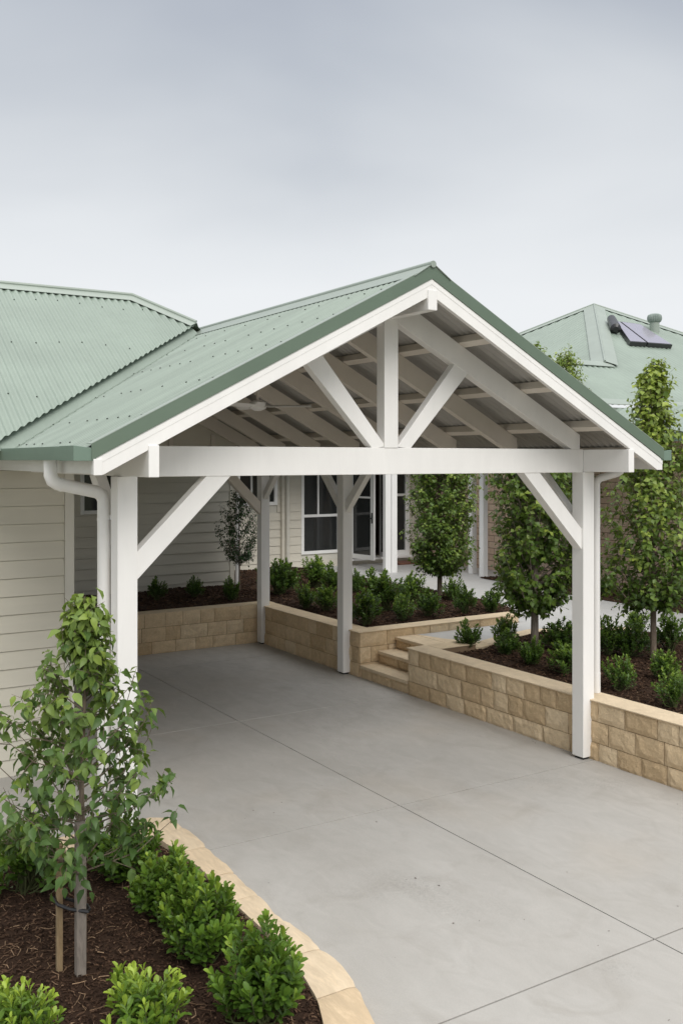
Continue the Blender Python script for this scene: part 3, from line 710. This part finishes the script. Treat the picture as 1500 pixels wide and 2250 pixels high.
E0=(1.62,7.60,hz_(7.60)); E1=(4.27,9.83,4.24); RG=(3.73,10.36,hz_(10.36))
rf=MB(); roof_face(rf,[(-5,7.6,hz_(7.6)),E0,E1,RG,(-5,10.36,RG[2])],None,(0,1))
roofo=rf.build('roof',SHEET,hs,fix=False); weld(roofo)
rf=MB(); rf.add([(-5,10.36,RG[2]),RG,(4.27,10.89,4.24),(3.2,12.0,RG[2]-GY*1.64),(-5,12.0,RG[2]-GY*1.64)],[(0,1,2,3,4)]); rf.add([RG,E1,(4.36,9.9,4.19),(4.36,10.8,4.19),(4.27,10.89,4.24)],[(0,1,2,3,4)])
rf.build('roof',SHEET,hs,fix=False)
mb=MB(); mb.prism([(13.06,2.86),(15.62,3.02),(15.62,3.07),(13.06,2.91)],'x',2.4,7.55); mb.build('shading_eave_roof',SHEET,hs)  # unseen roof, drawn forward to the carport to shade the back wall
def strip(mb,a,b,w,up,th=.006):
    mb.beam(a,b,w,th,up=up)
# cappings: ridge, hip
mb=MB(); nrf=Vector((0,-GY,1)).normalized()
r0=Vector((-5,10.36,RG[2])); r1=Vector(RG); h1=Vector(E1)
def capline(mb,a,b,n1,n2,w=.13,lift=.020):
    a=Vector(a);b=Vector(b);d=(b-a).normalized()
    for n in (n1,n2):
        n=Vector(n).normalized(); s=d.cross(n).normalized()
        # choose the side lying on that face (downhill)
        if s.z>0: s=-s
        if abs(s.z)<1e-4: continue
        q=[a+n*lift,b+n*lift,b+s*w+n*(lift-.004),a+s*w+n*(lift-.004)]
        mb.add(q+[x-n*.004 for x in q],[(0,1,2,3),(7,6,5,4),(0,4,5,1),(1,5,6,2),(2,6,7,3),(3,7,4,0)])
    mb.tube([a+Vector((0,0,lift+.004)),b+Vector((0,0,lift+.004))],.022,8)
capline(mb,r0,r1,(0,-GY,1),(0,GY,1)); capline(mb,r1,h1,(0,-GY,1),(GY,0,1))
mb.build('ridge_cap',CAPL,roofo,smooth=True)
# valley apron: folded flashing closing the gap down to the carport roof
mb=MB(); N=40
a=Vector(E0); b=Vector(E1)
for i in range(N):
    p=a.lerp(b,i/N); q=a.lerp(b,(i+1)/N); p0=p-Vector((0,0,.016)); q0=q-Vector((0,0,.016))
    def foot(p):
        q_=p+Vector((.02,-.02,0)); q_.z=rz(max(min(q_.x,C),C-HS-.03))+.012; return q_
    p0=p0+Vector((-.05,.05,-.0)); q0=q0+Vector((-.05,.05,-.0)); p0.z=min(p0.z,p.z-.018); q0.z=min(q0.z,q.z-.018)
    mb.add([p0,q0,foot(q),foot(p)],[(0,1,2,3)])
mb.build('flashing_upstand',SHEET,roofo)
mb=MB()
wv=Vector((b.y-a.y,-(b.x-a.x),0)).normalized()*.075
if wv.y>0: wv=-wv
vs=[]
for i in range(N+1):
    p=a.lerp(b,i/N); 
    for k in (-.25,1):
        q=p+wv*k; q.z=rz(min(q.x,C))+.0125; vs.append(q)
mb.add(vs,[(2*i,2*i+1,2*i+3,2*i+2) for i in range(2,N)])
mb.build('valley_flashing',SHEET,roofo)
# screws
mb=MB()
for yy in (8.3,9.2,10.05):
    x=1.9+(yy-8)*.0
    k=0
    x=-.6
    while x<4:
        # stay on the sheet, left of the valley
        vx=E0[0]+(E1[0]-E0[0])*(yy-E0[1])/(E1[1]-E0[1])
        if x<vx-.1 and x< RG[0]+.2: mb.tube([(x,yy+.04*math.sin(x*5),hz_(yy+.04*math.sin(x*5))+.009),(x,yy-.003+.04*math.sin(x*5),hz_(yy+.04*math.sin(x*5))+.018)],.007,6)
        x+=.228
o=mb.build('screws',painted('screw_green',(.07,.08,.07),.5),roofo); o['kind']='stuff'
rebase(hs)
for o in [c for c in COL.objects if c.parent and c.parent.parent is hs]: pass

# door step / mat
tag(None or (lambda m:(m.box(12.1,12.95,16.95,17.36,.458,.50),m.build('door_mat',painted('reddish_mat',(.16,.075,.05),.9,.2),None,bevel=.004))[1])(MB()),'reddish brown mat on the porch in front of the glass doors','door mat')

# ------------------------------------------------------------------ brick house on the right
bh=empty('brick_house',(14,12,0),'tan brick house with a green pyramid hip roof, behind the trees on the right','house')
mb=MB(); mb.box(13.2,13.5,12.5+0,13.4,0,1.64); mb.box(13.2,13.5,13.4,17.8,0,3.4); mb.box(13.2,13.5,12.5,13.4,2.9,3.4); mb.box(13.2,13.5,12.0,12.5,0,3.4) ; mb.box(13.2,13.5,11.75,12.0,0,3.4); mb.box(13.2,13.5,11.35,11.75,0,2.3); mb.box(13.2,13.5,4,11.35,0,3.4)
mb.build('wall',BRICK,bh)
window(bh,12.5,13.4,13.2,1.64,2.9,.06,fm=BLUEG,axis='y'); window(bh,11.35,11.75,13.2,2.3,3.0,.05,fm=BLUEG,axis='y')
mb=MB(); mb.prism([(11.78,3.10),(13.2,3.50),(13.2,3.46),(11.78,3.06)],'y',3.0,15.0); mb.build('soffit',TRIM,bh)
mb=MB(); mb.box(11.70,11.76,3.0,15.0,3.02,3.17); mb.build('gutter',GUT,bh)
for (x,y) in ((12.30,14.42),(12.42,14.9)):
    mb=MB(); mb.box(x,x+.12,y,y+.12,.455,3.3); mb.build('verandah_post',WINF,bh,bevel=.004)
def za(y): return 6.6+.527*(y-17)
AP=(18.1,17.0,6.6)
mb=MB(); roof_face(mb,[AP,(14.4,13.2,za(13.2)),(13.0,13.2,za(13.2)),(12.2,11.48,za(11.48)),(24.5,11.48,za(11.48)),(23.6,11.5,za(11.5))],None,(0,1),pitch=.15,amp=.012,seg=4)
r1o=mb.build('roof',SHEET,bh,fix=False); weld(r1o)
zb=lambda x:6.6-.527*(18.1-x)
mb=MB(); roof_face(mb,[(18.1,17.0,6.6),(14.4,13.28,zb(14.4)),(14.75,14.4,zb(14.75)),(14.2,20.9,zb(14.2))],None,(1,0),pitch=.15,amp=.012,seg=4)
o=mb.build('roof',SHEET,bh,fix=False); weld(o)
mb=MB(); roof_face(mb,[(12.75,11.40,3.62),(12.75,3.0,3.62),(11.68,3.0,3.16),(11.68,12.5,3.16),(12.75,12.5,3.62)],None,(1,0),pitch=.15,amp=.012,seg=4)
o=mb.build('roof',SHEET,bh,fix=False); weld(o)
mb=MB()
capline(mb,AP,(14.4,13.24,zb(14.4)),(-.527,0,1),(0,-.527,1),w=.26,lift=.03)
capline(mb,(14.2,20.9,zb(14.2)),AP,(-.527,0,1),(0,.527,1),w=.2,lift=.03)
capline(mb,AP,(23.6,11.5,za(11.5)),(0,-.527,1),(.527,0,1),w=.2,lift=.03)
n_=Vector((0,-.527,1)).normalized()
mb.beam((12.9,13.17,za(13.17)+.03),(14.5,13.17,za(13.17)+.03),.24,.01,up=n_)
mb.beam((12.2,11.52,za(11.52)+.03),(16.0,11.52,za(11.52)+.03),.22,.012,up=n_)
mb.build('ridge_cap',CAPL,bh,smooth=True)
mb=MB(); mb.box(12.25,24,11.50,11.54,3.2,3.64); mb.build('fascia_board',CAPL,bh)
rebase(bh)
# solar water heater
Q=[Vector(q) for q in ((17.32,15.59,5.98),(18.1,15.55,5.96),(17.8,14.37,5.33),(16.35,14.31,5.30))]
up=Vector((0,-.527,1)).normalized()
sh=empty('solar_water_heater',(17,15,5.6),'pair of lilac-grey solar panels with a black tank end on the far hip roof','solar panel')
def quadbox(mb,q,t):
    mb.add([p for p in q]+[p-up*t for p in q],[(0,1,2,3),(7,6,5,4),(0,4,5,1),(1,5,6,2),(2,6,7,3),(3,7,4,0)])
tm=Q[0].lerp(Q[1],.10); bm_=Q[3].lerp(Q[2],.40)
tm=Q[0].lerp(Q[1],.16)
for (aa,bb,cc_,dd) in ((Q[0],tm-Vector((.02,0,0)),bm_-Vector((.02,0,0)),Q[3]),(tm+Vector((.02,0,0)),Q[1],Q[2],bm_+Vector((.02,0,0)))):
    mb=MB(); quadbox(mb,[aa,bb,cc_,dd],.10); o=mb.build('panel_frame',BLACKM,sh)
    ce=(aa+bb+cc_+dd)/4
    mb=MB(); quadbox(mb,[p.lerp(ce,.05)+up*.006 for p in (aa,bb,cc_,dd)],.004); mb.build('collector_glass',SOLAR,o)
ta=Q[0].lerp(Q[3],-.04)-Vector((.14,0,-.03)); tb=Q[0].lerp(Q[3],.50)-Vector((.22,0,-.02))
mb=MB(); d_=(tb-ta).normalized(); mb.tube([ta,ta+d_*.06,tb-d_*.06,tb],[.06,.10,.12,.06],16); mb.build('tank',BLACKM,sh,smooth=True)
for k in (.1,.9):
    for (pa,pb) in ((Q[3],Q[2]),(Q[0],Q[1])):
        p=pa.lerp(pb,k); mb=MB(); mb.tube([p-up*.1,p-up*.24],.02,6); mb.build('bracket',BLACKM,sh)
rebase(sh)
wv_=empty('roof_ventilator',(18.55,15.5,5.8),'round green whirly vent beside the solar panels on the far roof','roof vent')
mb=MB(); mb.tube([(18.55,15.5,5.70),(18.55,15.5,6.02)],.115,16); mb.build('neck',CAPL,wv_,smooth=True)
mb=MB(); zz0=6.02; prof=[(0,.12),(.03,.155),(.08,.172),(.13,.172),(.18,.155),(.21,.10),(.22,.03)]
nn=24; vs=[]
for (h,r) in prof:
    for j in range(nn*2):
        a_=math.pi*j/nn; rr=r*(1 if j%2 else .90); vs.append((18.55+rr*math.cos(a_),15.5+rr*math.sin(a_),zz0+h))
m2=nn*2
mb.add(vs,[(i*m2+j,i*m2+(j+1)%m2,(i+1)*m2+(j+1)%m2,(i+1)*m2+j) for i in range(len(prof)-1) for j in range(m2)]+[tuple(range((len(prof)-1)*m2,len(prof)*m2))])
mb.build('turbine',painted('dull_vent_metal',(.24,.29,.26),.5,.15),wv_); rebase(wv_)

# ------------------------------------------------------------------ plants
TPL={}
TPL['full']=(np.array([(0,0,0),(-.26,.28,.06),(.26,.28,.06),(-.5,.66,.10),(.5,.66,.10),(0,.32,0),(0,.70,-.01),(0,1,-.08),(-.34,.90,.03),(.34,.90,.03)]),[(0,2,5),(0,5,1),(5,2,4,6),(1,5,6,3),(6,4,9,7),(3,6,7,8)])
TPL['round']=(np.array([(0,0,0),(-.42,.2,.08),(.42,.2,.08),(-.48,.5,.10),(.48,.5,.10),(0,.28,0),(0,.62,-.05),(0,1,-.22)]),[(0,2,5),(0,5,1),(5,2,4,6),(1,5,6,3),(6,4,7),(3,6,7)])
TPL['dia']=(np.array([(0,0,0),(-.5,.5,.12),(.5,.5,.12),(0,1,-.1),(0,.45,0)]),[(0,2,4),(0,4,1),(4,2,3),(1,4,3)])
def leaves(pos,dr,up,L,W,T,tpl,base=0):
    tv,tf=TPL[tpl]; pos=np.asarray(pos);dr=np.asarray(dr,float);up=np.asarray(up,float)
    dr/=np.linalg.norm(dr,axis=1)[:,None]+1e-9
    sd=np.cross(dr,up); sd/=np.linalg.norm(sd,axis=1)[:,None]+1e-9; nr=np.cross(sd,dr)
    L=np.asarray(L)[:,None,None]; W=np.asarray(W)[:,None,None]
    V=pos[:,None,:]+sd[:,None,:]*tv[None,:,0:1]*W+dr[:,None,:]*tv[None,:,1:2]*L+nr[:,None,:]*tv[None,:,2:3]*L
    k=len(tv); F=[tuple(base+i*k+j for j in f) for i in range(len(pos)) for f in tf]
    return V.reshape(-1,3),F,np.repeat(np.asarray(T),k)
def unit(v): return v/(np.linalg.norm(v)+1e-9)
def shrub_parts(seed,rad,ht,nshoot,nleaf,ll,lw,tpl,shoot=.12,tadd=0,upr=1.0):
    r=np.random.default_rng(seed); pos=[];dr=[];up=[];L=[];W=[];T=[]; stems=MB()
    lob=[(r.uniform(0,6.28),r.uniform(.75,1.15)) for _ in range(5)]
    for k in range(nshoot):
        a=r.uniform(0,6.28); e=math.acos(1-r.uniform(0,1)*.98)      # angle from zenith
        q=1.0+.14*math.sin(a*3+seed)+r.uniform(-.18,.16); 
        if r.random()<.25: q*=r.uniform(.45,.8)
        tip=np.array([math.sin(e)*math.cos(a)*rad*q,math.sin(e)*math.sin(a)*rad*q,ht*.36+math.cos(e)*ht*.60*q])
        tip[2]=max(tip[2],.06)
        out=unit(np.array([tip[0],tip[1],0])); d=unit(out*math.sin(e)*.75+np.array([0,0,upr])+r.normal(0,.22,3))
        sl=shoot*r.uniform(.7,1.3)*(ht/.4); st=tip-d*sl
        if st[2]<.03: st[2]=.03
        root=np.array([r.normal(0,.02),r.normal(0,.02),0.0]); mid=(root+st)/2*np.array([1,1,.8])
        if k%2==0: stems.tube([root,mid,st,tip],[.006,.005,.0035,.0015],4,caps=False)
        ax=tip-st; n=int(nleaf*r.uniform(.8,1.2)); young=r.random()
        for i in range(n):
            f=(i+.5)/n; p=st+ax*f; ph=i*2.4+r.uniform(-.4,.4)
            b=np.cross(d,[.3,.5,.8]); b=unit(b); c=np.cross(d,b); rd=b*math.cos(ph)+c*math.sin(ph)
            sp=.95-.60*f**2; dd=unit(rd*sp*1.1+d*(.35+.75*f)+np.array([0,0,.1])+r.normal(0,.12,3))
            pos.append(p); dr.append(dd); up.append(unit(d*.9+rd*-.2+np.array([0,0,.5])+r.normal(0,.15,3))); s=r.uniform(.75,1.15)*(1-.25*(f>.9))
            L.append(ll*s); W.append(lw*s); 
            hgt=tip[2]/ht
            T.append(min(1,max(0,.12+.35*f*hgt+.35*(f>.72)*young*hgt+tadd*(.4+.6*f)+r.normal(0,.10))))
    V,F,T2=leaves(pos,dr,up,L,W,T,tpl)
    return stems,V,F,T2
def make_shrub(name,loc,label,cat,group,seed,rad,ht,ns,nl,ll,lw,tpl,mat,shoot=.12,tadd=0,upr=1.0):
    root=empty(name,loc,label,cat,group)
    st,V,F,T=shrub_parts(seed,rad,ht,ns,nl,ll,lw,tpl,shoot,tadd,upr)
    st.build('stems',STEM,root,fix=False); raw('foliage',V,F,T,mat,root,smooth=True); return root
def copy_thing(o,loc,rz_,sc,label):
    c=o.copy(); COL.objects.link(c); c.location=loc; c.rotation_euler=(0,0,rz_); c.scale=sc; c['label']=label
    for ch in [q for q in COL.objects if q.parent is o]:
        d=ch.copy(); COL.objects.link(d); d.parent=c; d.matrix_parent_inverse=ch.matrix_parent_inverse.copy()
    return c
FG='leafy green shrubs in the front left bed'
front=[(1.50,6.05,.43,'dark green shrub behind the staked young tree, leftmost at the back of the front bed'),
(2.04,5.88,.42,'green shrub at the foot of the front left post, behind the young tree'),
(2.11,5.27,.40,'mid-green shrub between the post-foot shrub and the big bright shrub on the edging'),
(2.10,4.72,.44,'full bright green shrub beside the middle of the pale edging'),
(2.10,4.06,.44,'large green shrub at the lower right corner of the front bed'),
(1.56,4.20,.37,'bright yellow-green shrub at the bottom of the photo, right of the tree stake'),
(1.06,4.40,.33,'low bright shrub cut off by the bottom left corner of the photo')]
fprot=[]
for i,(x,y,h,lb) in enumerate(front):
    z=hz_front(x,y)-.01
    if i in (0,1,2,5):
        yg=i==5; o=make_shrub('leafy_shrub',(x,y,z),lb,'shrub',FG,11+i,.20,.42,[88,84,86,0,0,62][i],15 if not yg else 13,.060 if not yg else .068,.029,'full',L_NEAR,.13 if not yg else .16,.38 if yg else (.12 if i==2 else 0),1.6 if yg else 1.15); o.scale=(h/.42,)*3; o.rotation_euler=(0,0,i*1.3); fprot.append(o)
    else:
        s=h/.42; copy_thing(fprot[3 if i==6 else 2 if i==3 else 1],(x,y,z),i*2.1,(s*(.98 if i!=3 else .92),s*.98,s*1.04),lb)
RG_='small green shrubs planted in the raised garden beds'
far=[(5.51,14.2,.35,'dim little shrub by the back weatherboards, nearest to the front left post'),
(6.12,14.16,.33,'dim shrub by the back weatherboards, midway between front left and rear posts'),
(6.49,13.58,.37,'dark shrub just left of the rear carport post'),
(7.4,13.72,.6,'tall leafy shrub just right of the rear carport post'),
(7.09,12.29,.39,'low shrub above the wall midway between rear and middle posts'),
(8.34,14.18,.53,'tall shrub below the left edge of the sash window'),
(8.3,13.54,.49,'bushy shrub below the sash window, left of the middle post'),
(7.18,11.88,.36,'low spreading shrub close to the wall, just left of the middle post'),
(8.66,13.32,.38,'shrub peeping out right behind the middle post'),
(7.09,10.67,.45,'round shrub at the inner corner of the wall by the steps'),
(8.38,12.4,.5,'shrub below the double white verandah post'),
(7.86,11.31,.55,'tall loose shrub between the corner shrub and the first wall-top shrub'),
(7.66,10.65,.38,'second shrub from the corner along the wall beside the steps'),
(8.78,11.92,.45,'pointed shrub against the pale porch, left of the first slim tree'),
(8.1,10.64,.37,'third shrub from the corner along the wall beside the steps'),
(8.74,10.66,.4,'narrow shrub right of the first slim tree trunk, near the wall end'),
(9.4,11.76,.35,'dark shrub directly behind the base of the first slim tree'),
(9.27,10.67,.33,'grey-green shrub at the far tip of the rear bed beside the path'),
(7.39,8.94,.35,'small open shrub on the corner of the bed nearest the steps'),
(7.97,8.91,.34,'upright shrub left of the pale trunk, at the path edging'),
(7.45,8.33,.29,'low dark shrub in front of the upright one, left of the pale trunk'),
(7.32,7.78,.31,'wide low shrub in front of the pale tree trunk'),
(8.22,8.22,.38,'shrub behind the front right post on the path side'),
(7.32,7.26,.33,'shrub partly hidden by the front right post, close to the wall'),
(8.48,7.75,.48,'large shrub just right of the front right downpipe'),
(8.66,7.57,.39,'shrub touching the large one, left of the brown trunk'),
(9.68,8.34,.34,'light green shrub against the path, behind the large one'),
(12.13,11.14,.35,'small shrub at the foot of the brick wall'),
(7.29,6.51,.36,'bright shrub alone in the mulch right of the front right post'),
(7.91,6.5,.31,'shrub in front of the rightmost trunk'),
(7.2,5.81,.36,'bright green shrub at the right edge of the photo, nearest the wall'),
(9.22,7.47,.43,'dark tall shrub behind the brown trunk at the right edge')]
rp=[]
for i,(x,y,h,lb) in enumerate(far):
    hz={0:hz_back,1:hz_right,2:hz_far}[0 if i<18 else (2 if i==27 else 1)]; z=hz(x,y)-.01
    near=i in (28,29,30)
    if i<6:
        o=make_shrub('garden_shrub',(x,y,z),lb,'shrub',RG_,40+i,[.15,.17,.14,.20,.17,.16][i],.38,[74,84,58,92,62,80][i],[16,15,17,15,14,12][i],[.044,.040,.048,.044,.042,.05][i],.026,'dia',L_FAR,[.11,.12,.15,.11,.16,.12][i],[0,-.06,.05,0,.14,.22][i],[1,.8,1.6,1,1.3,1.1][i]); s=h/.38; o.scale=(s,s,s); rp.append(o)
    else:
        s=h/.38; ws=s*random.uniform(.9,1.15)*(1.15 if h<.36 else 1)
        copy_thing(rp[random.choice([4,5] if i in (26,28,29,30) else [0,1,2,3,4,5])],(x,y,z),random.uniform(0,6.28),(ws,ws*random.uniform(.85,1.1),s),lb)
# tiny leaf scraps and grit on the slab
V=[];F=[];T=[]
for k in range(90):
    x=random.uniform(2.9,6.5); y=random.uniform(2.6,10) if k%3 else random.uniform(5,12)
    if k%4==0: x=6.6-abs(random.gauss(0,.08))
    l=random.uniform(.003,.009); w_=l*random.uniform(.3,.7); a=random.uniform(0,6.28); c,d_=math.cos(a),math.sin(a); b=len(V)
    for (p,q,h) in ((-l,0,.002),(0,-w_,.003),(l,0,.005),(0,w_,.003)): V.append((x+p*c-q*d_,y+p*d_+q*c,h)); T.append(random.uniform(.1,.9))
    F.append((b,b+1,b+2,b+3))
tag(raw('leaf_litter',V,F,T,MULCH),'tiny scraps of leaf and grit scattered on the concrete driveway','litter',kind='stuff')

def make_tree(name,loc,label,group,seed,trunk_h,z0,z1,rad,nl,ll,lw,tpl,mat,bark,tr=.03,prof=None,shoots=(3,6),leafn=(7,12),droop=.6,age=.3,shlen=.2,upb=.9,fill=0):
    r=np.random.default_rng(seed); root=empty(name,loc,label,'tree',group)
    mb=MB(); H=z1; bend=[r.uniform(-.02,.02) for _ in range(4)]
    tp=[(0,0,-.02),(bend[0],bend[1],H*.25),(bend[2],bend[0],H*.5),(bend[1],bend[3],H*.75),(bend[3]*.5,bend[2]*.5,H*.97)]
    mb.tube(tp,[tr*1.25,tr,tr*.75,tr*.42,tr*.12],10); mb.build('trunk',bark,root,smooth=True)
    prof=prof or (lambda f: math.sin(math.pi*min(1,max(0,f))**.75)**.6)
    br=MB(); pos=[];dr=[];up=[];L=[];W=[];T=[]
    for k in range(nl):
        f=(k+r.uniform(.1,.9))/nl; ze=z0+(z1-z0)*f; a=k*2.4+r.uniform(-.5,.5); rr=rad*prof(f)*r.uniform(.66,1.14)*(1+.09*math.sin(a+seed)+.07*math.sin(a*2+seed*2+f*3))
        zs=max(trunk_h*.95,ze-rr*upb-r.uniform(.05,.15)) if f>.08 else trunk_h+.02
        zs=min(zs,H*.93)
        s0=np.array([0,0,zs]); e0=np.array([math.cos(a)*rr,math.sin(a)*rr,ze]); mid=(s0+e0)/2+np.array([math.cos(a),math.sin(a),-.4])*rr*.12
        br.tube([s0,mid,e0],[tr*.28,tr*.17,.0018],4,caps=False)
        ns=r.integers(*shoots)
        for j in range(ns+1):
            t=1 if j==ns else r.uniform(.22,.98)
            p=(1-t)**2*s0+2*t*(1-t)*mid+t*t*e0; d=unit(np.array([math.cos(a),math.sin(a),.3])*.8+r.normal(0,.75,3)+np.array([0,0,.35]))
            if j==ns: d=unit(e0-mid+np.array([0,0,.2]))
            sl=shlen*r.uniform(.5,1.2); q=p+d*sl
            br.tube([p,q],[.0025,.001],3,caps=False)
            n=r.integers(*leafn); yg=r.random()
            for i in range(n):
                g=(i+.4)/n; c=p+d*sl*g+r.normal(0,.012,3); ph=i*2.4+r.uniform(-.6,.6)
                b=unit(np.cross(d,[.31,.52,.8])); cc=np.cross(d,b); rd=b*math.cos(ph)+cc*math.sin(ph)
                dd=unit(rd+d*.45+np.array([0,0,-droop])*r.uniform(.5,1.3)+r.normal(0,.2,3))
                u_=unit(np.array([math.cos(a)*.5,math.sin(a)*.5,1.0])+r.normal(0,.35,3))
                s=r.uniform(.65,1.15); pos.append(c);dr.append(dd);up.append(u_);L.append(ll*s);W.append(lw*s)
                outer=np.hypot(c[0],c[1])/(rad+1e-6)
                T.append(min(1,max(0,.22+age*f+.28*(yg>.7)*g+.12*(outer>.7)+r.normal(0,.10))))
    br.build('branches',bark,root,fix=False)
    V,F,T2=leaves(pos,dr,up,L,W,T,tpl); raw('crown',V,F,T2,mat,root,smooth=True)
    return root
# staked young tree, front left
tz=hz_front(1.52,4.98)-.01
def pf(f):
    return max(.06,min(1,((1-f)/.52)**1.45))*(1 if f>.08 else .75)*(1+.15*math.sin(f*23))
t0=make_tree('young_tree',(1.52,4.98,tz),'staked young tree with broad drooping leaves in the front left bed',None,5,.55,.66,1.93,.45,80,.072,.040,'round',L_PEAR,BARK,.018,prof=pf,shoots=(3,6),leafn=(4,8),droop=1.0,age=.6,shlen=.14,upb=.35)
sk=MB(); sk.box(1.50-.022,1.50+.028,4.93,4.975,tz,.86); tag(sk.build('tree_stake',m_bark('grey_stake',(.17,.145,.125),(.30,.26,.22)),bevel=.003),'thick grey timber stake in front of the young tree trunk','stake')
sk=MB(); sk.box(1.405,1.435,5.03,5.06,tz,.73); tag(sk.build('tree_stake',STAKEM,bevel=.002),'thin tan timber stake left of the grey stake','stake')
tie=MB(); tie.tube([(1.395,5.02,.445),(1.40,4.995,.44),(1.45,4.955,.42),(1.53,4.915,.405),(1.545,4.935,.405),(1.545,4.98,.41),(1.44,5.075,.44),(1.39,5.065,.448),(1.395,5.02,.445)],.009,6)
tag(tie.build('tree_tie',BLACKM,smooth=True),'black rubber tie looped round the two stakes of the young tree','tree tie')
TG='slim trees in the raised garden'
colp=lambda f: (min(1,(f+.03)*7)**.6)*(1-max(0,f-.55)/.45)**.65 if f<1 else 0
make_tree('slim_tree',(9.5,12.2,.5),'slim dense tree in front of the glass doors, farthest of the three by the path',TG,21,.42,.42,3.3,.50,170,.062,.046,'dia',L_TREE,BARK,.035,prof=colp,shoots=(8,13),leafn=(8,13),droop=.5,age=.25,shlen=.2)
make_tree('slim_tree',(8.02,8.47,.47),'dense dark tree with a pale trunk between the steps and the front right post',TG,22,.50,.46,3.52,.47,160,.078,.060,'dia',L_TREE,BARKW,.04,prof=colp,shoots=(6,11),leafn=(6,11),droop=.7,age=.25,shlen=.2)
make_tree('slim_tree',(8.68,7.27,.47),'tall pointed tree with large leaves at the right edge of the photo',TG,23,.60,.62,3.30,.50,150,.076,.056,'dia',L_TREE,BARK,.03,prof=lambda f:(min(1,(f+.03)*7)**.6)*(1-max(0,f-.35)/.65)**.8,shoots=(5,9),leafn=(5,9),droop=.8,age=.6,shlen=.2)
make_tree('slim_tree',(12.3,12.2,.47),'light green tree by the brick wall, seen behind the right knee brace',TG,24,.6,.7,4.15,.60,95,.062,.045,'dia',L_TREE,BARK,.035,prof=colp,shoots=(6,10),leafn=(6,10),droop=.5,age=.45,shlen=.25)
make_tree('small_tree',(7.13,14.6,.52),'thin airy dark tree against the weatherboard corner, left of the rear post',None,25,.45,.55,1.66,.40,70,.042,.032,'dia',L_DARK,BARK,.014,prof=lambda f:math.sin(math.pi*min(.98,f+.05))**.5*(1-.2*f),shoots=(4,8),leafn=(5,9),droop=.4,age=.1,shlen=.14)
